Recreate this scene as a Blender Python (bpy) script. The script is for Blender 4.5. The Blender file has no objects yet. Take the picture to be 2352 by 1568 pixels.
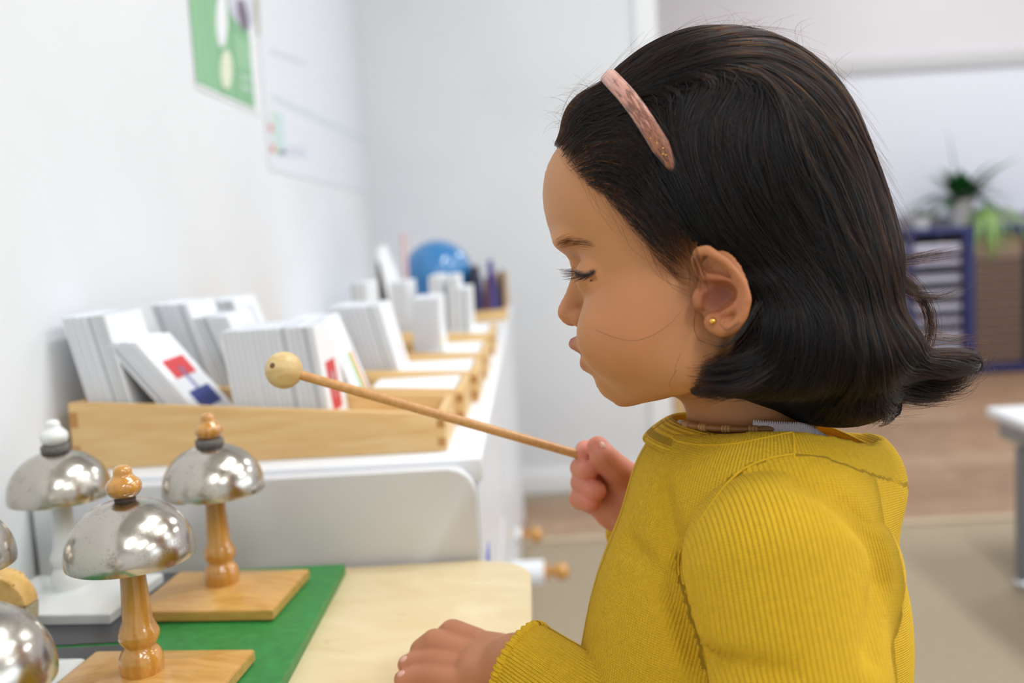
import bpy, bmesh, math, random
import numpy as np
from mathutils import Vector, Matrix

random.seed(7); rng = np.random.default_rng(7)
scene = bpy.context.scene
COL = scene.collection

# ------------------------------------------------------------------ camera
F = 2352 * 35 / 36; CX, CY = 1176.0, 784.0
CAM = np.array([0.0, 0.0, 0.79])
_roll = math.radians(3.3)
_c = np.array([(1210 - CX) / F, (CY - 530) / F, -1.0]); _c /= np.linalg.norm(_c)
_u = np.array([-math.sin(_roll), math.cos(_roll), 0.0]); _u[2] = -(_u[0]*_c[0] + _u[1]*_c[1]) / _c[2]; _u /= np.linalg.norm(_u)
_x = np.cross(_c, _u)
MW = np.stack([_x, _c, _u], 1)            # world -> camera rotation
cam_data = bpy.data.cameras.new('camera')
cam_data.sensor_width = 36; cam_data.lens = 35; cam_data.clip_start = 0.02
cam_data.dof.use_dof = True; cam_data.dof.focus_distance = 0.53; cam_data.dof.aperture_fstop = 4.8
cam = bpy.data.objects.new('camera', cam_data); COL.objects.link(cam)
_m = Matrix.Identity(4)
for i in range(3):
    for j in range(3):
        _m[i][j] = MW[j][i]
    _m[i][3] = CAM[i]
cam.matrix_world = _m
scene.camera = cam

# ------------------------------------------------------------------ world, exposure
world = bpy.data.worlds.new('world'); scene.world = world; world.use_nodes = True
world.node_tree.nodes['Background'].inputs[0].default_value = (0.85, 0.92, 1.0, 1)
world.node_tree.nodes['Background'].inputs[1].default_value = 1.0
scene.view_settings.view_transform = 'Standard'
scene.view_settings.look = 'None'
scene.view_settings.exposure = -0.14
scene.view_settings.gamma = 1.0
scene.view_settings.use_curve_mapping = False
scene.cycles.max_bounces = 8
scene.cycles.diffuse_bounces = 4
scene.cycles.use_adaptive_sampling = True
scene.cycles.adaptive_threshold = 0.02
scene.cycles.caustics_reflective = False
scene.cycles.caustics_refractive = False
scene.cycles.sample_clamp_indirect = 6.0

LIGHT_WATT = 26.0        # each ceiling fixture
WINDOW_WATT = 60.0       # daylight through the window wall on the right

# ------------------------------------------------------------------ helpers
def ray(px, py): return MW.T @ np.array([(px - CX) / F, (CY - py) / F, -1.0])
def WY(px, py, Y): d = ray(px, py); return CAM + d * (Y - CAM[1]) / d[1]
def WZ(px, py, Z): d = ray(px, py); return CAM + d * (Z - CAM[2]) / d[2]
def WX(px, py, X): d = ray(px, py); return CAM + d * (X - CAM[0]) / d[0]
def W(px, py, d): return CAM + ray(px, py) * d

def tag(o, label=None, cat=None, group=None, kind=None):
    if label: o['label'] = label
    if cat: o['category'] = cat
    if group: o['group'] = group
    if kind: o['kind'] = kind
    return o
def link(o, parent=None):
    COL.objects.link(o)
    if parent is not None:
        o.parent = parent
        o.matrix_parent_inverse = Matrix.Translation(-Vector(parent['_loc'])) if '_loc' in parent else Matrix.Identity(4)
    return o
def thing(name, loc, label, cat, group=None):
    e = bpy.data.objects.new(name, None); COL.objects.link(e)
    e.location = loc; e['_loc'] = [float(v) for v in loc]
    e.empty_display_size = 0.05
    return tag(e, label, cat, group)
def mesh(name, verts, faces, mat=None, parent=None, smooth=False, angle=None):
    me = bpy.data.meshes.new(name)
    me.from_pydata([tuple(map(float, v)) for v in verts], [], [tuple(int(i) for i in f) for f in faces])
    me.update()
    if mat: me.materials.append(mat)
    if smooth:
        me.polygons.foreach_set('use_smooth', [True] * len(me.polygons))
        if angle is not None:
            me.set_sharp_from_angle(angle=math.radians(angle))
    return link(bpy.data.objects.new(name, me), parent)
def bm_obj(name, bm, mat, parent=None, smooth=False, angle=40):
    me = bpy.data.meshes.new(name)
    bmesh.ops.recalc_face_normals(bm, faces=bm.faces[:])
    bm.to_mesh(me); bm.free()
    if mat: me.materials.append(mat)
    if smooth:
        me.polygons.foreach_set('use_smooth', [True] * len(me.polygons))
        me.set_sharp_from_angle(angle=math.radians(angle))
    return link(bpy.data.objects.new(name, me), parent)
def box_bm(x0, x1, y0, y1, z0, z1, bev=0.0, seg=2):
    bm = bmesh.new()
    vs = [bm.verts.new(p) for p in [(x0,y0,z0),(x1,y0,z0),(x1,y1,z0),(x0,y1,z0),(x0,y0,z1),(x1,y0,z1),(x1,y1,z1),(x0,y1,z1)]]
    for f in [(3,2,1,0),(4,5,6,7),(0,1,5,4),(1,2,6,5),(2,3,7,6),(3,0,4,7)]:
        bm.faces.new([vs[i] for i in f])
    if bev > 0:
        bmesh.ops.bevel(bm, geom=bm.edges[:], offset=bev, segments=seg, affect='EDGES', profile=0.5)
    return bm
def box(name, x0, x1, y0, y1, z0, z1, mat, parent=None, bev=0.0, seg=2):
    return bm_obj(name, box_bm(x0,x1,y0,y1,z0,z1,bev,seg), mat, parent, smooth=bev > 0, angle=35)
def lathe(name, prof, mat, parent=None, n=48, center=(0,0,0), axis=None, close=True, angle=50):
    """prof: (r, z) from bottom to top"""
    v, f = [], []
    for r, z in prof:
        for k in range(n):
            a = 2*math.pi*k/n
            v.append(Vector((r*math.cos(a), r*math.sin(a), z)))
    m = len(prof)
    for i in range(m-1):
        for k in range(n):
            f.append((i*n+k, i*n+(k+1) % n, (i+1)*n+(k+1) % n, (i+1)*n+k))
    if close:
        f.append(tuple(range(n-1, -1, -1))); f.append(tuple((m-1)*n+k for k in range(n)))
    q = Vector((0,0,1)).rotation_difference(Vector(axis)) if axis is not None else None
    v = [((q @ p) if q else p) + Vector(center) for p in v]
    return mesh(name, v, f, mat, parent, True, angle)
def smooth_prof(prof, it=2):
    p = [tuple(q) for q in prof]
    for _ in range(it):
        o = [p[0]]
        for a, b in zip(p[:-1], p[1:]):
            o.append((a[0]*.75+b[0]*.25, a[1]*.75+b[1]*.25)); o.append((a[0]*.25+b[0]*.75, a[1]*.25+b[1]*.75))
        o.append(p[-1]); p = o
    return p
def tube_geo(pts, rad, n=10, cap=True):
    pts = [Vector(p) for p in pts]; m = len(pts)
    if not hasattr(rad, '__len__'): rad = [rad]*m
    v, f = [], []
    up = Vector((0.12, 0.3, 0.95)).normalized()
    for i, p in enumerate(pts):
        t = (pts[min(i+1, m-1)] - pts[max(i-1, 0)]).normalized()
        a = t.cross(up)
        if a.length < 1e-4: a = t.cross(Vector((1,0,0)))
        a.normalize(); b = t.cross(a); up = -b if False else up
        for k in range(n):
            w = 2*math.pi*k/n
            v.append(p + (a*math.cos(w) + b*math.sin(w))*rad[i])
    for i in range(m-1):
        for k in range(n):
            f.append((i*n+k, i*n+(k+1) % n, (i+1)*n+(k+1) % n, (i+1)*n+k))
    if cap:
        f.append(tuple(range(n-1, -1, -1))); f.append(tuple((m-1)*n+k for k in range(n)))
    return v, f
def tube(name, pts, rad, mat, parent=None, n=10):
    v, f = tube_geo(pts, rad, n)
    return mesh(name, v, f, mat, parent, True, 60)
def prism(name, poly, y0, y1, mat, parent=None, plane='XZ', bev=0.0):
    """extrude a polygon: plane XZ along Y, XY along Z, YZ along X"""
    bm = bmesh.new()
    def pt(a, b, c):
        return {'XZ': (a, c, b), 'XY': (a, b, c), 'YZ': (c, a, b)}[plane]
    lo = [bm.verts.new(pt(a, b, y0)) for a, b in poly]; hi = [bm.verts.new(pt(a, b, y1)) for a, b in poly]
    n = len(poly)
    bm.faces.new(lo); bm.faces.new(hi[::-1])
    for i in range(n):
        bm.faces.new([lo[i], hi[i], hi[(i+1) % n], lo[(i+1) % n]])
    if bev > 0:
        bmesh.ops.bevel(bm, geom=[e for e in bm.edges], offset=bev, segments=2, affect='EDGES', profile=0.5)
    return bm_obj(name, bm, mat, parent, smooth=bev > 0, angle=35)

# ------------------------------------------------------------------ materials
def lin(c):
    """sRGB 0-255 -> linear"""
    o = []
    for v in c:
        v /= 255.0
        o.append(v/12.92 if v <= 0.04045 else ((v+0.055)/1.055)**2.4)
    return (*o, 1.0)
def mat(name, rgb, rough=0.5, metal=0.0, spec=0.5, coat=0.0, sss=0.0, sheen=0.0, emit=0.0):
    m = bpy.data.materials.new(name); m.use_nodes = True
    b = m.node_tree.nodes['Principled BSDF']
    b.inputs['Base Color'].default_value = lin(rgb)
    b.inputs['Roughness'].default_value = rough
    b.inputs['Metallic'].default_value = metal
    b.inputs['Specular IOR Level'].default_value = spec
    b.inputs['Coat Weight'].default_value = coat
    b.inputs['Coat Roughness'].default_value = 0.08
    b.inputs['Sheen Weight'].default_value = sheen
    if emit:
        b.inputs['Emission Color'].default_value = lin(rgb); b.inputs['Emission Strength'].default_value = emit
    m.diffuse_color = lin(rgb)
    return m
def nd(m, t, **kw):
    n = m.node_tree.nodes.new(t)
    for k, v in kw.items():
        if k in n.inputs.keys() if hasattr(n.inputs, 'keys') else False:
            n.inputs[k].default_value = v
        else:
            setattr(n, k, v)
    return n
def lk(m, a, b): m.node_tree.links.new(a, b)
def pbsdf(m): return m.node_tree.nodes['Principled BSDF']
def noise_mat(name, c1, c2, scale=(10,10,10), nscale=4.0, detail=5.0, rough=0.5, bump=0.0, lo=0.35, hi=0.65, coat=0.0, distort=0.0, dist=0.001, metal=0.0, spec=0.5):
    m = mat(name, c1, rough, metal, spec, coat)
    tc = nd(m, 'ShaderNodeTexCoord'); mp = nd(m, 'ShaderNodeMapping'); mp.inputs['Scale'].default_value = scale
    nz = nd(m, 'ShaderNodeTexNoise'); nz.inputs['Scale'].default_value = nscale; nz.inputs['Detail'].default_value = detail
    nz.inputs['Distortion'].default_value = distort
    cr = nd(m, 'ShaderNodeValToRGB')
    cr.color_ramp.elements[0].position = lo; cr.color_ramp.elements[0].color = lin(c1)
    cr.color_ramp.elements[1].position = hi; cr.color_ramp.elements[1].color = lin(c2)
    lk(m, tc.outputs['Object'], mp.inputs[0]); lk(m, mp.outputs[0], nz.inputs['Vector'])
    lk(m, nz.outputs['Fac'], cr.inputs[0]); lk(m, cr.outputs[0], pbsdf(m).inputs['Base Color'])
    if bump:
        bp = nd(m, 'ShaderNodeBump'); bp.inputs['Strength'].default_value = bump; bp.inputs['Distance'].default_value = dist
        lk(m, nz.outputs['Fac'], bp.inputs['Height']); lk(m, bp.outputs[0], pbsdf(m).inputs['Normal'])
    return m
WALL = noise_mat('wall_paint', (226,228,231), (231,233,236), (1,1,1), 3, 2, 0.75)
WALLP = mat('wall_paint_pinkish', (212,208,211), 0.8)
CEIL = mat('ceiling_white', (235,235,235), 0.9)
WHITE = mat('white_laminate', (232,234,238), 0.35)
WHITE_END = mat('white_end_panel', (218,218,220), 0.45)
TRIM = mat('white_gloss_trim', (238,239,241), 0.35)
BEECH = noise_mat('beech_wood', (218,176,114), (228,192,134), (3,26,26), 6, 5, 0.42, distort=.3)
BEECH_D = mat('beech_end_grain', (188,136,76), 0.5)
VARN = noise_mat('varnished_wood', (188,128,48), (208,150,66), (38,38,6), 5, 5, 0.22, coat=0.9, distort=.4)
VARN_B = noise_mat('varnished_base_wood', (198,144,70), (216,166,92), (9,40,40), 4, 5, 0.3, coat=0.35, distort=.4)
WPAINT = mat('white_enamel', (232,233,230), 0.22, coat=0.5)
FELT = noise_mat('grey_felt', (92,88,84), (136,130,124), (1,1,1), 900, 2, 0.95, bump=.6)
GREEN = noise_mat('green_paint', (36,120,52), (44,134,62), (1,1,1), 120, 3, 0.45)
BLACKP = mat('charcoal_paint', (62,62,66), 0.35)
CARD = mat('card_white', (236,238,241), 0.6)
CARD2 = mat('card_off_white', (216,219,226), 0.6)
CARD3 = mat('card_grey_edge', (186,194,196), 0.6)
RED = mat('flag_red', (206,62,66), 0.6); BLUE = mat('flag_blue', (52,66,134), 0.6)
FGREEN = mat('flag_green', (96,180,130), 0.6); FYEL = mat('flag_yellow', (238,214,120), 0.6)
FPALE = mat('flag_emblem_grey', (150,150,190), 0.6)
BALL = mat('blue_glossy', (58,128,186), 0.18, coat=0.4)
NAVY = mat('navy_metal', (40,48,104), 0.4)
DARKL = mat('black_wire', (26,26,26), 0.5)
GOLD = mat('gold', (236,190,90), 0.18, metal=1.0)
CHROME = mat('chrome', (220,222,226), 0.15, metal=1.0)
GREYM = mat('grey_metal', (128,128,134), 0.4, metal=0.3)
LEAF = noise_mat('dark_leaf', (24,76,30), (44,104,44), (1,1,1), 30, 2, 0.45)
LEAF2 = noise_mat('pale_leaf', (104,140,62), (140,170,92), (1,1,1), 30, 2, 0.45)
POT = mat('white_ceramic', (232,232,228), 0.3)
SOIL = mat('soil', (60,44,32), 0.9)
CARPET = noise_mat('beige_carpet', (152,137,115), (168,152,129), (1,1,1), 160, 4, 0.95, bump=.3)
LAMP = mat('lamp_diffuser', (255,253,250), 0.5, emit=6.0)

def steel_mat():
    m = mat('nickel_steel', (196,190,180), 0.16, metal=1.0)
    tc = nd(m, 'ShaderNodeTexCoord')
    nz = nd(m, 'ShaderNodeTexNoise'); nz.inputs['Scale'].default_value = 90; nz.inputs['Detail'].default_value = 8
    nz2 = nd(m, 'ShaderNodeTexNoise'); nz2.inputs['Scale'].default_value = 700; nz2.inputs['Detail'].default_value = 3
    r = nd(m, 'ShaderNodeMapRange'); r.inputs[1].default_value = .35; r.inputs[2].default_value = .75; r.inputs[3].default_value = .15; r.inputs[4].default_value = .36
    lk(m, tc.outputs['Object'], nz.inputs['Vector']); lk(m, tc.outputs['Object'], nz2.inputs['Vector'])
    lk(m, nz.outputs['Fac'], r.inputs[0]); lk(m, r.outputs[0], pbsdf(m).inputs['Roughness'])
    cr = nd(m, 'ShaderNodeValToRGB'); cr.color_ramp.elements[0].position = .52; cr.color_ramp.elements[0].color = lin((192,186,176))
    cr.color_ramp.elements[1].position = .78; cr.color_ramp.elements[1].color = lin((150,136,126))
    mx = nd(m, 'ShaderNodeMath'); mx.operation = 'MULTIPLY_ADD'; mx.inputs[1].default_value = .5
    lk(m, nz2.outputs['Fac'], mx.inputs[0]); 
    hf = nd(m, 'ShaderNodeMath'); hf.operation = 'MULTIPLY'; hf.inputs[1].default_value = .5
    lk(m, nz.outputs['Fac'], hf.inputs[0]); lk(m, hf.outputs[0], mx.inputs[2])
    lk(m, mx.outputs[0], cr.inputs[0]); lk(m, cr.outputs[0], pbsdf(m).inputs['Base Color'])
    return m
STEEL = steel_mat()
def birch_mat():
    m = mat('birch_plywood', (226,206,164), 0.4, coat=.15)
    tc = nd(m, 'ShaderNodeTexCoord'); mp = nd(m, 'ShaderNodeMapping'); mp.inputs['Scale'].default_value = (5, 9, 5)
    nz = nd(m, 'ShaderNodeTexNoise'); nz.inputs['Scale'].default_value = 2.2; nz.inputs['Detail'].default_value = 6; nz.inputs['Distortion'].default_value = 1.4
    cr = nd(m, 'ShaderNodeValToRGB'); e = cr.color_ramp.elements
    e[0].position = .30; e[0].color = lin((216,192,144)); e[1].position = .7; e[1].color = lin((230,210,168))
    lk(m, tc.outputs['Object'], mp.inputs[0]); lk(m, mp.outputs[0], nz.inputs['Vector']); lk(m, nz.outputs['Fac'], cr.inputs[0])
    # short brown pith flecks
    mp2 = nd(m, 'ShaderNodeMapping'); mp2.inputs['Scale'].default_value = (26, 90, 26); mp2.inputs['Rotation'].default_value = (0, 0, .35)
    n2 = nd(m, 'ShaderNodeTexNoise'); n2.inputs['Scale'].default_value = 1.6; n2.inputs['Detail'].default_value = 1.0
    r2 = nd(m, 'ShaderNodeMapRange'); r2.inputs[1].default_value = .74; r2.inputs[2].default_value = .80; r2.inputs[3].default_value = 0; r2.inputs[4].default_value = .55
    lk(m, tc.outputs['Object'], mp2.inputs[0]); lk(m, mp2.outputs[0], n2.inputs['Vector']); lk(m, n2.outputs['Fac'], r2.inputs[0])
    mx = nd(m, 'ShaderNodeMix'); mx.data_type = 'RGBA'
    mx.inputs[7].default_value = lin((150,112,62))
    lk(m, r2.outputs[0], mx.inputs[0]); lk(m, cr.outputs[0], mx.inputs[6]); lk(m, mx.outputs[2], pbsdf(m).inputs['Base Color'])
    return m
BIRCH = birch_mat()
def plank_mat():
    m = mat('brown_plank_floor', (150,116,88), 0.5)
    tc = nd(m, 'ShaderNodeTexCoord'); mp = nd(m, 'ShaderNodeMapping'); mp.inputs['Rotation'].default_value = (0,0,.5); mp.inputs['Scale'].default_value = (1.5, 9, 1)
    nz = nd(m, 'ShaderNodeTexNoise'); nz.inputs['Scale'].default_value = 2.0; nz.inputs['Detail'].default_value = 5; nz.inputs['Distortion'].default_value = .5
    cr = nd(m, 'ShaderNodeValToRGB'); e = cr.color_ramp.elements
    e[0].position = .3; e[0].color = lin((134,102,76)); e[1].position = .7; e[1].color = lin((172,140,112))
    lk(m, tc.outputs['Object'], mp.inputs[0]); lk(m, mp.outputs[0], nz.inputs['Vector']); lk(m, nz.outputs['Fac'], cr.inputs[0]); lk(m, cr.outputs[0], pbsdf(m).inputs['Base Color'])
    return m
PLANK = plank_mat()
PLANKS = [noise_mat('floor_plank_wood_%d' % i, c1, c2, (4, 22, 4), 3, 4, .5) for i, (c1, c2) in enumerate([((140,108,82),(166,134,106)), ((150,118,92),(176,146,118)), ((132,100,76),(158,126,98))])]

# ------------------------------------------------------------------ room shell
LX = -0.44; FY = 2.95
def S(name, *a, **k):
    o = box(name, *a, **k); o['kind'] = 'structure'; return o
S('floor', LX-.1, 4.6, -3.1, 5.2, -0.1, 0.0, CARPET)
S('ceiling', LX-.1, 4.6, -3.1, 5.2, 2.6, 2.7, CEIL)
S('wall_left', LX-.1, LX, -3.1, FY+.1, 0, 2.6, WALL)
S('wall_far', LX-.1, .34, FY, FY+.1, 0, 2.6, WALL)
S('wall_passage', .30, .40, FY+.1, 5.1, 0, 2.6, WALL)
S('wall_back', .40, 4.6, 5.1, 5.2, 0, 2.6, WALLP)
S('wall_near', LX-.1, 4.6, -3.1, -3.0, 0, 2.6, WALL)
# right wall with a wide window
S('wall_right', 4.5, 4.6, -3.0, 5.1, 0, .8, WALL)
S('wall_right_header', 4.5, 4.6, -3.0, 5.1, 2.3, 2.6, WALL)
S('wall_right_pier', 4.5, 4.6, 2.9, 5.1, .8, 2.3, WALL)
S('wall_right_pier', 4.5, 4.6, -3.0, -2.2, .8, 2.3, WALL)
win = thing('window_1', (4.5, .35, .8), None, None); win['kind'] = 'structure'
for y in (-2.2, -.53, 1.17, 2.85):
    box('window_frame', 4.52, 4.58, y, y+.05, .8, 2.3, TRIM, win)
for z in (.8, 2.25):
    box('window_frame', 4.52, 4.58, -2.2, 2.9, z, z+.05, TRIM, win)
GLASS = mat('window_glass', (240,245,248), 0.0); pbsdf(GLASS).inputs['Transmission Weight'].default_value = 1.0; pbsdf(GLASS).inputs['IOR'].default_value = 1.02
for y in (-2.15, -.48, 1.22):
    box('pane', 4.548, 4.552, y, y+1.62, .85, 2.25, GLASS, win)
o = S('trim_1', .34, .405, FY-.012, FY+.1, 0, 2.6, TRIM)                    # white corner post at the end of the far wall
o = S('baseboard_far', LX, .34, FY-.014, FY, 0, .07, TRIM, bev=.003)
o = S('baseboard_back', .4, 4.5, 5.085, 5.1, 0, .08, TRIM, bev=.003)
o = S('trim_2', .425, .44, FY+.02, FY+.05, 0, .93, BEECH)                # wooden edge seen past the chin
# brown plank flooring behind the carpet: planks laid as pieces where they can be told apart
pf = thing('floor_planks', (2, 3.8, 0), None, None); pf['kind'] = 'structure'
k = 0
y = 2.48
while y < 5.08:
    wpl = .17
    x = -.43 - (.37 * (k % 3)); 
    while x < 4.5:
        x0, x1 = max(x, -.43 if y < FY-.18 else .41), min(x + 1.2, 4.49)
        if x1 - x0 > .05:
            box('plank', x0+.001, x1-.001, y+.001, min(y+wpl, 5.08)-.001, 0.0, .006, PLANKS[random.randrange(3)], pf)
        x += 1.2
    y += wpl; k += 1
o = S('trim_3', -.43, 4.49, 2.45, 2.48, 0, .008, mat('threshold_strip', (190,172,146), .5))

# white board on the back wall with a grey top rail
wb = thing('whiteboard', (2.6, 5.08, .75), 'large white board with grey top rail on the back wall', 'whiteboard')
box('board_panel', .6, 4.3, 5.07, 5.098, .74, 1.47, mat('whiteboard_surface', (216,218,227), .35), wb)
box('top_rail', .58, 4.32, 5.05, 5.098, 1.47, 1.53, mat('grey_rail', (188,187,188), .4), wb)

# ceiling light fixtures
def fixture(x, y, label):
    t = thing('ceiling_light', (x, y, 2.6), label, 'ceiling light', 'fluorescent ceiling lights')
    bx = box_bm(x-.17, x+.17, y-.62, y+.62, 2.545, 2.6)
    bm_obj('housing', bx, TRIM, t)
    for dx in (-.08, .08):
        v, f = tube_geo([(x+dx, y-.58, 2.53), (x+dx, y+.58, 2.53)], .013, 10)
        mesh('tube_lamp', v, f, LAMP, t, True)
    l = bpy.data.lights.new('fixture_light', 'AREA'); l.shape = 'RECTANGLE'; l.size = .3; l.size_y = 1.2; l.energy = LIGHT_WATT; l.color = (.93, .97, 1.0)
    lo = bpy.data.objects.new('fixture_light', l); COL.objects.link(lo); lo.location = (x, y, 2.51)
    lo.parent = t; lo.matrix_parent_inverse = Matrix.Translation(-Vector((x, y, 2.6)))
for x, y, d in [(.6,-1.4,'behind the camera, row nearest the left wall'), (.75,1.0,'above the bells, row nearest the left wall'), (1.9,-1.4,'behind the camera, middle row'),
             (1.9,1.2,'above the low white table, middle row'), (3.5,-1.4,'behind the camera, row nearest the window'), (3.5,1.2,'row nearest the window, mid-room'), (1.9,3.8,'above the planks, middle row'), (3.5,3.8,'above the planks, row nearest the window')]:
    fixture(x, y, 'twin-tube fluorescent ceiling light ' + d)
l = bpy.data.lights.new('daylight', 'AREA'); l.shape = 'RECTANGLE'; l.size = 1.45; l.size_y = 5.0; l.energy = WINDOW_WATT; l.color = (.86,.93,1.0)
lo = bpy.data.objects.new('daylight', l); COL.objects.link(lo); lo.location = (4.7, .35, 1.55); lo.rotation_euler = (0, math.radians(90), 0)
# ------------------------------------------------------------------ white shelf unit along the left wall
SH = .597; TB = .515
sx0, sx1 = LX+.004, -.05; sy0, sy1 = .825, 2.66
shelf = thing('shelf_unit', (-.25, 1.7, 0), 'long low white open shelf unit along the left wall', 'shelf')
def rr_poly(x0, x1, z0, z1, r, corners, n=6):
    """rectangle with chosen rounded corners: any of 'tr','tl','br','bl'"""
    p = []
    for name, cx_, cz_, a0 in (('br', x1-r, z0+r, -90), ('tr', x1-r, z1-r, 0), ('tl', x0+r, z1-r, 90), ('bl', x0+r, z0+r, 180)):
        if name in corners:
            for k in range(n+1):
                a = math.radians(a0 + 90*k/n); p.append((cx_ + r*math.cos(a), cz_ + r*math.sin(a)))
        else:
            p.append({'br': (x1, z0), 'tr': (x1, z1), 'tl': (x0, z1), 'bl': (x0, z0)}[name])
    return p
prism('end_panel', rr_poly(sx0, -.056, 0, SH-.004, .022, ('tr',)), sy0, sy0+.018, WHITE_END, shelf, 'XZ', bev=.0012)
box('top_board', sx0, sx1, sy0+.019, sy1, SH-.02, SH, WHITE, shelf, bev=.002)
for z in (.02, .20, .39): box('shelf_board', sx0, sx1-.006, sy0+.019, sy1-.02, z, z+.018, WHITE, shelf, bev=.001)
for y_ in (1.44, 2.05): box('divider', sx0, sx1-.006, y_, y_+.018, .04, SH-.021, WHITE, shelf)
box('back_board', sx0, sx0+.008, sy0+.02, sy1, .02, SH-.021, WHITE, shelf)
box('far_end_panel', sx0, sx1, sy1-.018, sy1, 0, SH-.021, WHITE, shelf)

# things standing inside the open shelf, seen edge-on along its front
def shelf_tray(y0, y1, z0, h, label, front=.0, blue=False):
    t = thing('storage_tray', (-.2, (y0+y1)/2, z0), label, 'tray', 'white trays inside the shelf')
    x0, x1 = -.40, -.056 + front; w_ = .006
    box('tray_bottom', x0, x1, y0, y1, z0, z0+.006, WHITE, t)
    box('tray_wall', x0, x1, y0, y0+w_, z0+.006, z0+h, WHITE, t); box('tray_wall', x0, x1, y1-w_, y1, z0+.006, z0+h, WHITE, t)
    box('tray_wall', x0, x0+w_, y0+w_, y1-w_, z0+.006, z0+h, WHITE, t); box('tray_wall', x1-w_, x1, y0+w_, y1-w_, z0+.006, z0+h, WHITE, t)
    if blue:
        box('blue_label', x1, x1+.0008, y0+.05, y0+.11, z0+.03, z0+.075, mat('blue_print', (96,100,190), .6), t)
for (ya, yb, bay) in ((.86, 1.43, 'nearest bay'), (1.465, 2.045, 'middle bay'), (2.075, 2.635, 'far bay')):
    for (z_, lev) in ((.0382, 'bottom level'), (.2182, 'middle level'), (.4082, 'top level')):
        shelf_tray(ya, yb, z_, .155, 'white tray filling the %s of the %s of the shelf' % (lev, bay), 0, bay == 'nearest bay' and lev == 'top level')
# two white cylinders with turned wooden knobs standing out from the shelf front
def knob_roll(x0, x1, y, z, r, label):
    t = thing('knobbed_roll', (x0, y, z), label, 'roll', 'white rolls with wooden knobs')
    tube('roll', [(x0, y, z), (x1-.02, y, z)], r, WHITE, t, 18)
    lathe('collar', [(.002,-.001),(r*.75,-.001),(r*.75,.006),(.002,.006)], VARN, t, 18, (x1-.02, y, z), (1,0,0))
    prof = smooth_prof([(0.001,-.016),(.006,-.014),(.007,-.004),(.014,.002),(.017,.012),(.012,.022),(.001,.025)], 1)
    lathe('knob', prof, VARN, t, 18, (x1, y, z), (1,0,0))
q = WY(1220, 1228, 2.0); knob_roll(-.0555, q[0], 2.0, q[2], .016, 'small white roll with wooden knob on the shelf front, upper one')
q = WY(1276, 1312, 1.7); knob_roll(-.0555, q[0], 1.7, q[2], .022, 'larger white roll with wooden knob on the shelf front, lower one')

# ------------------------------------------------------------------ table
tbl = thing('work_table', (-.25, .5, 0), 'pale birch plywood table top with rounded corner under the bells', 'table')
tx0, tx1, ty0, ty1 = LX+.006, -.012, .12, .818
pl = rr_poly(tx0, tx1, ty0, ty1, .04, ('tr','br'), 8)
prism('table_top', pl, TB-.022, TB, BIRCH, tbl, 'XY', bev=.0025)
for (x, y) in ((tx0+.03, ty0+.05), (tx1-.06, ty0+.05), (tx0+.03, ty1-.06), (tx1-.06, ty1-.06)):
    box('leg', x, x+.035, y, y+.035, 0, TB-.0225, BEECH, tbl, bev=.003)

# ------------------------------------------------------------------ bell board
bx1 = -.166; BZ = TB + .010
brd = thing('bell_board', (-.3, .5, TB), 'green painted board with charcoal strips under the bells', 'board')
box('green_panel', LX+.008, bx1, .15, .80, TB+.0002, BZ-.0008, GREEN, brd, bev=.0008)
box('charcoal_strip', -.405, -.282, .655, .797, BZ-.0007, BZ, BLACKP, brd)
box('charcoal_strip', -.405, -.282, .5, .650, BZ-.0007, BZ, BLACKP, brd)
BZ += .0001

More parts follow.
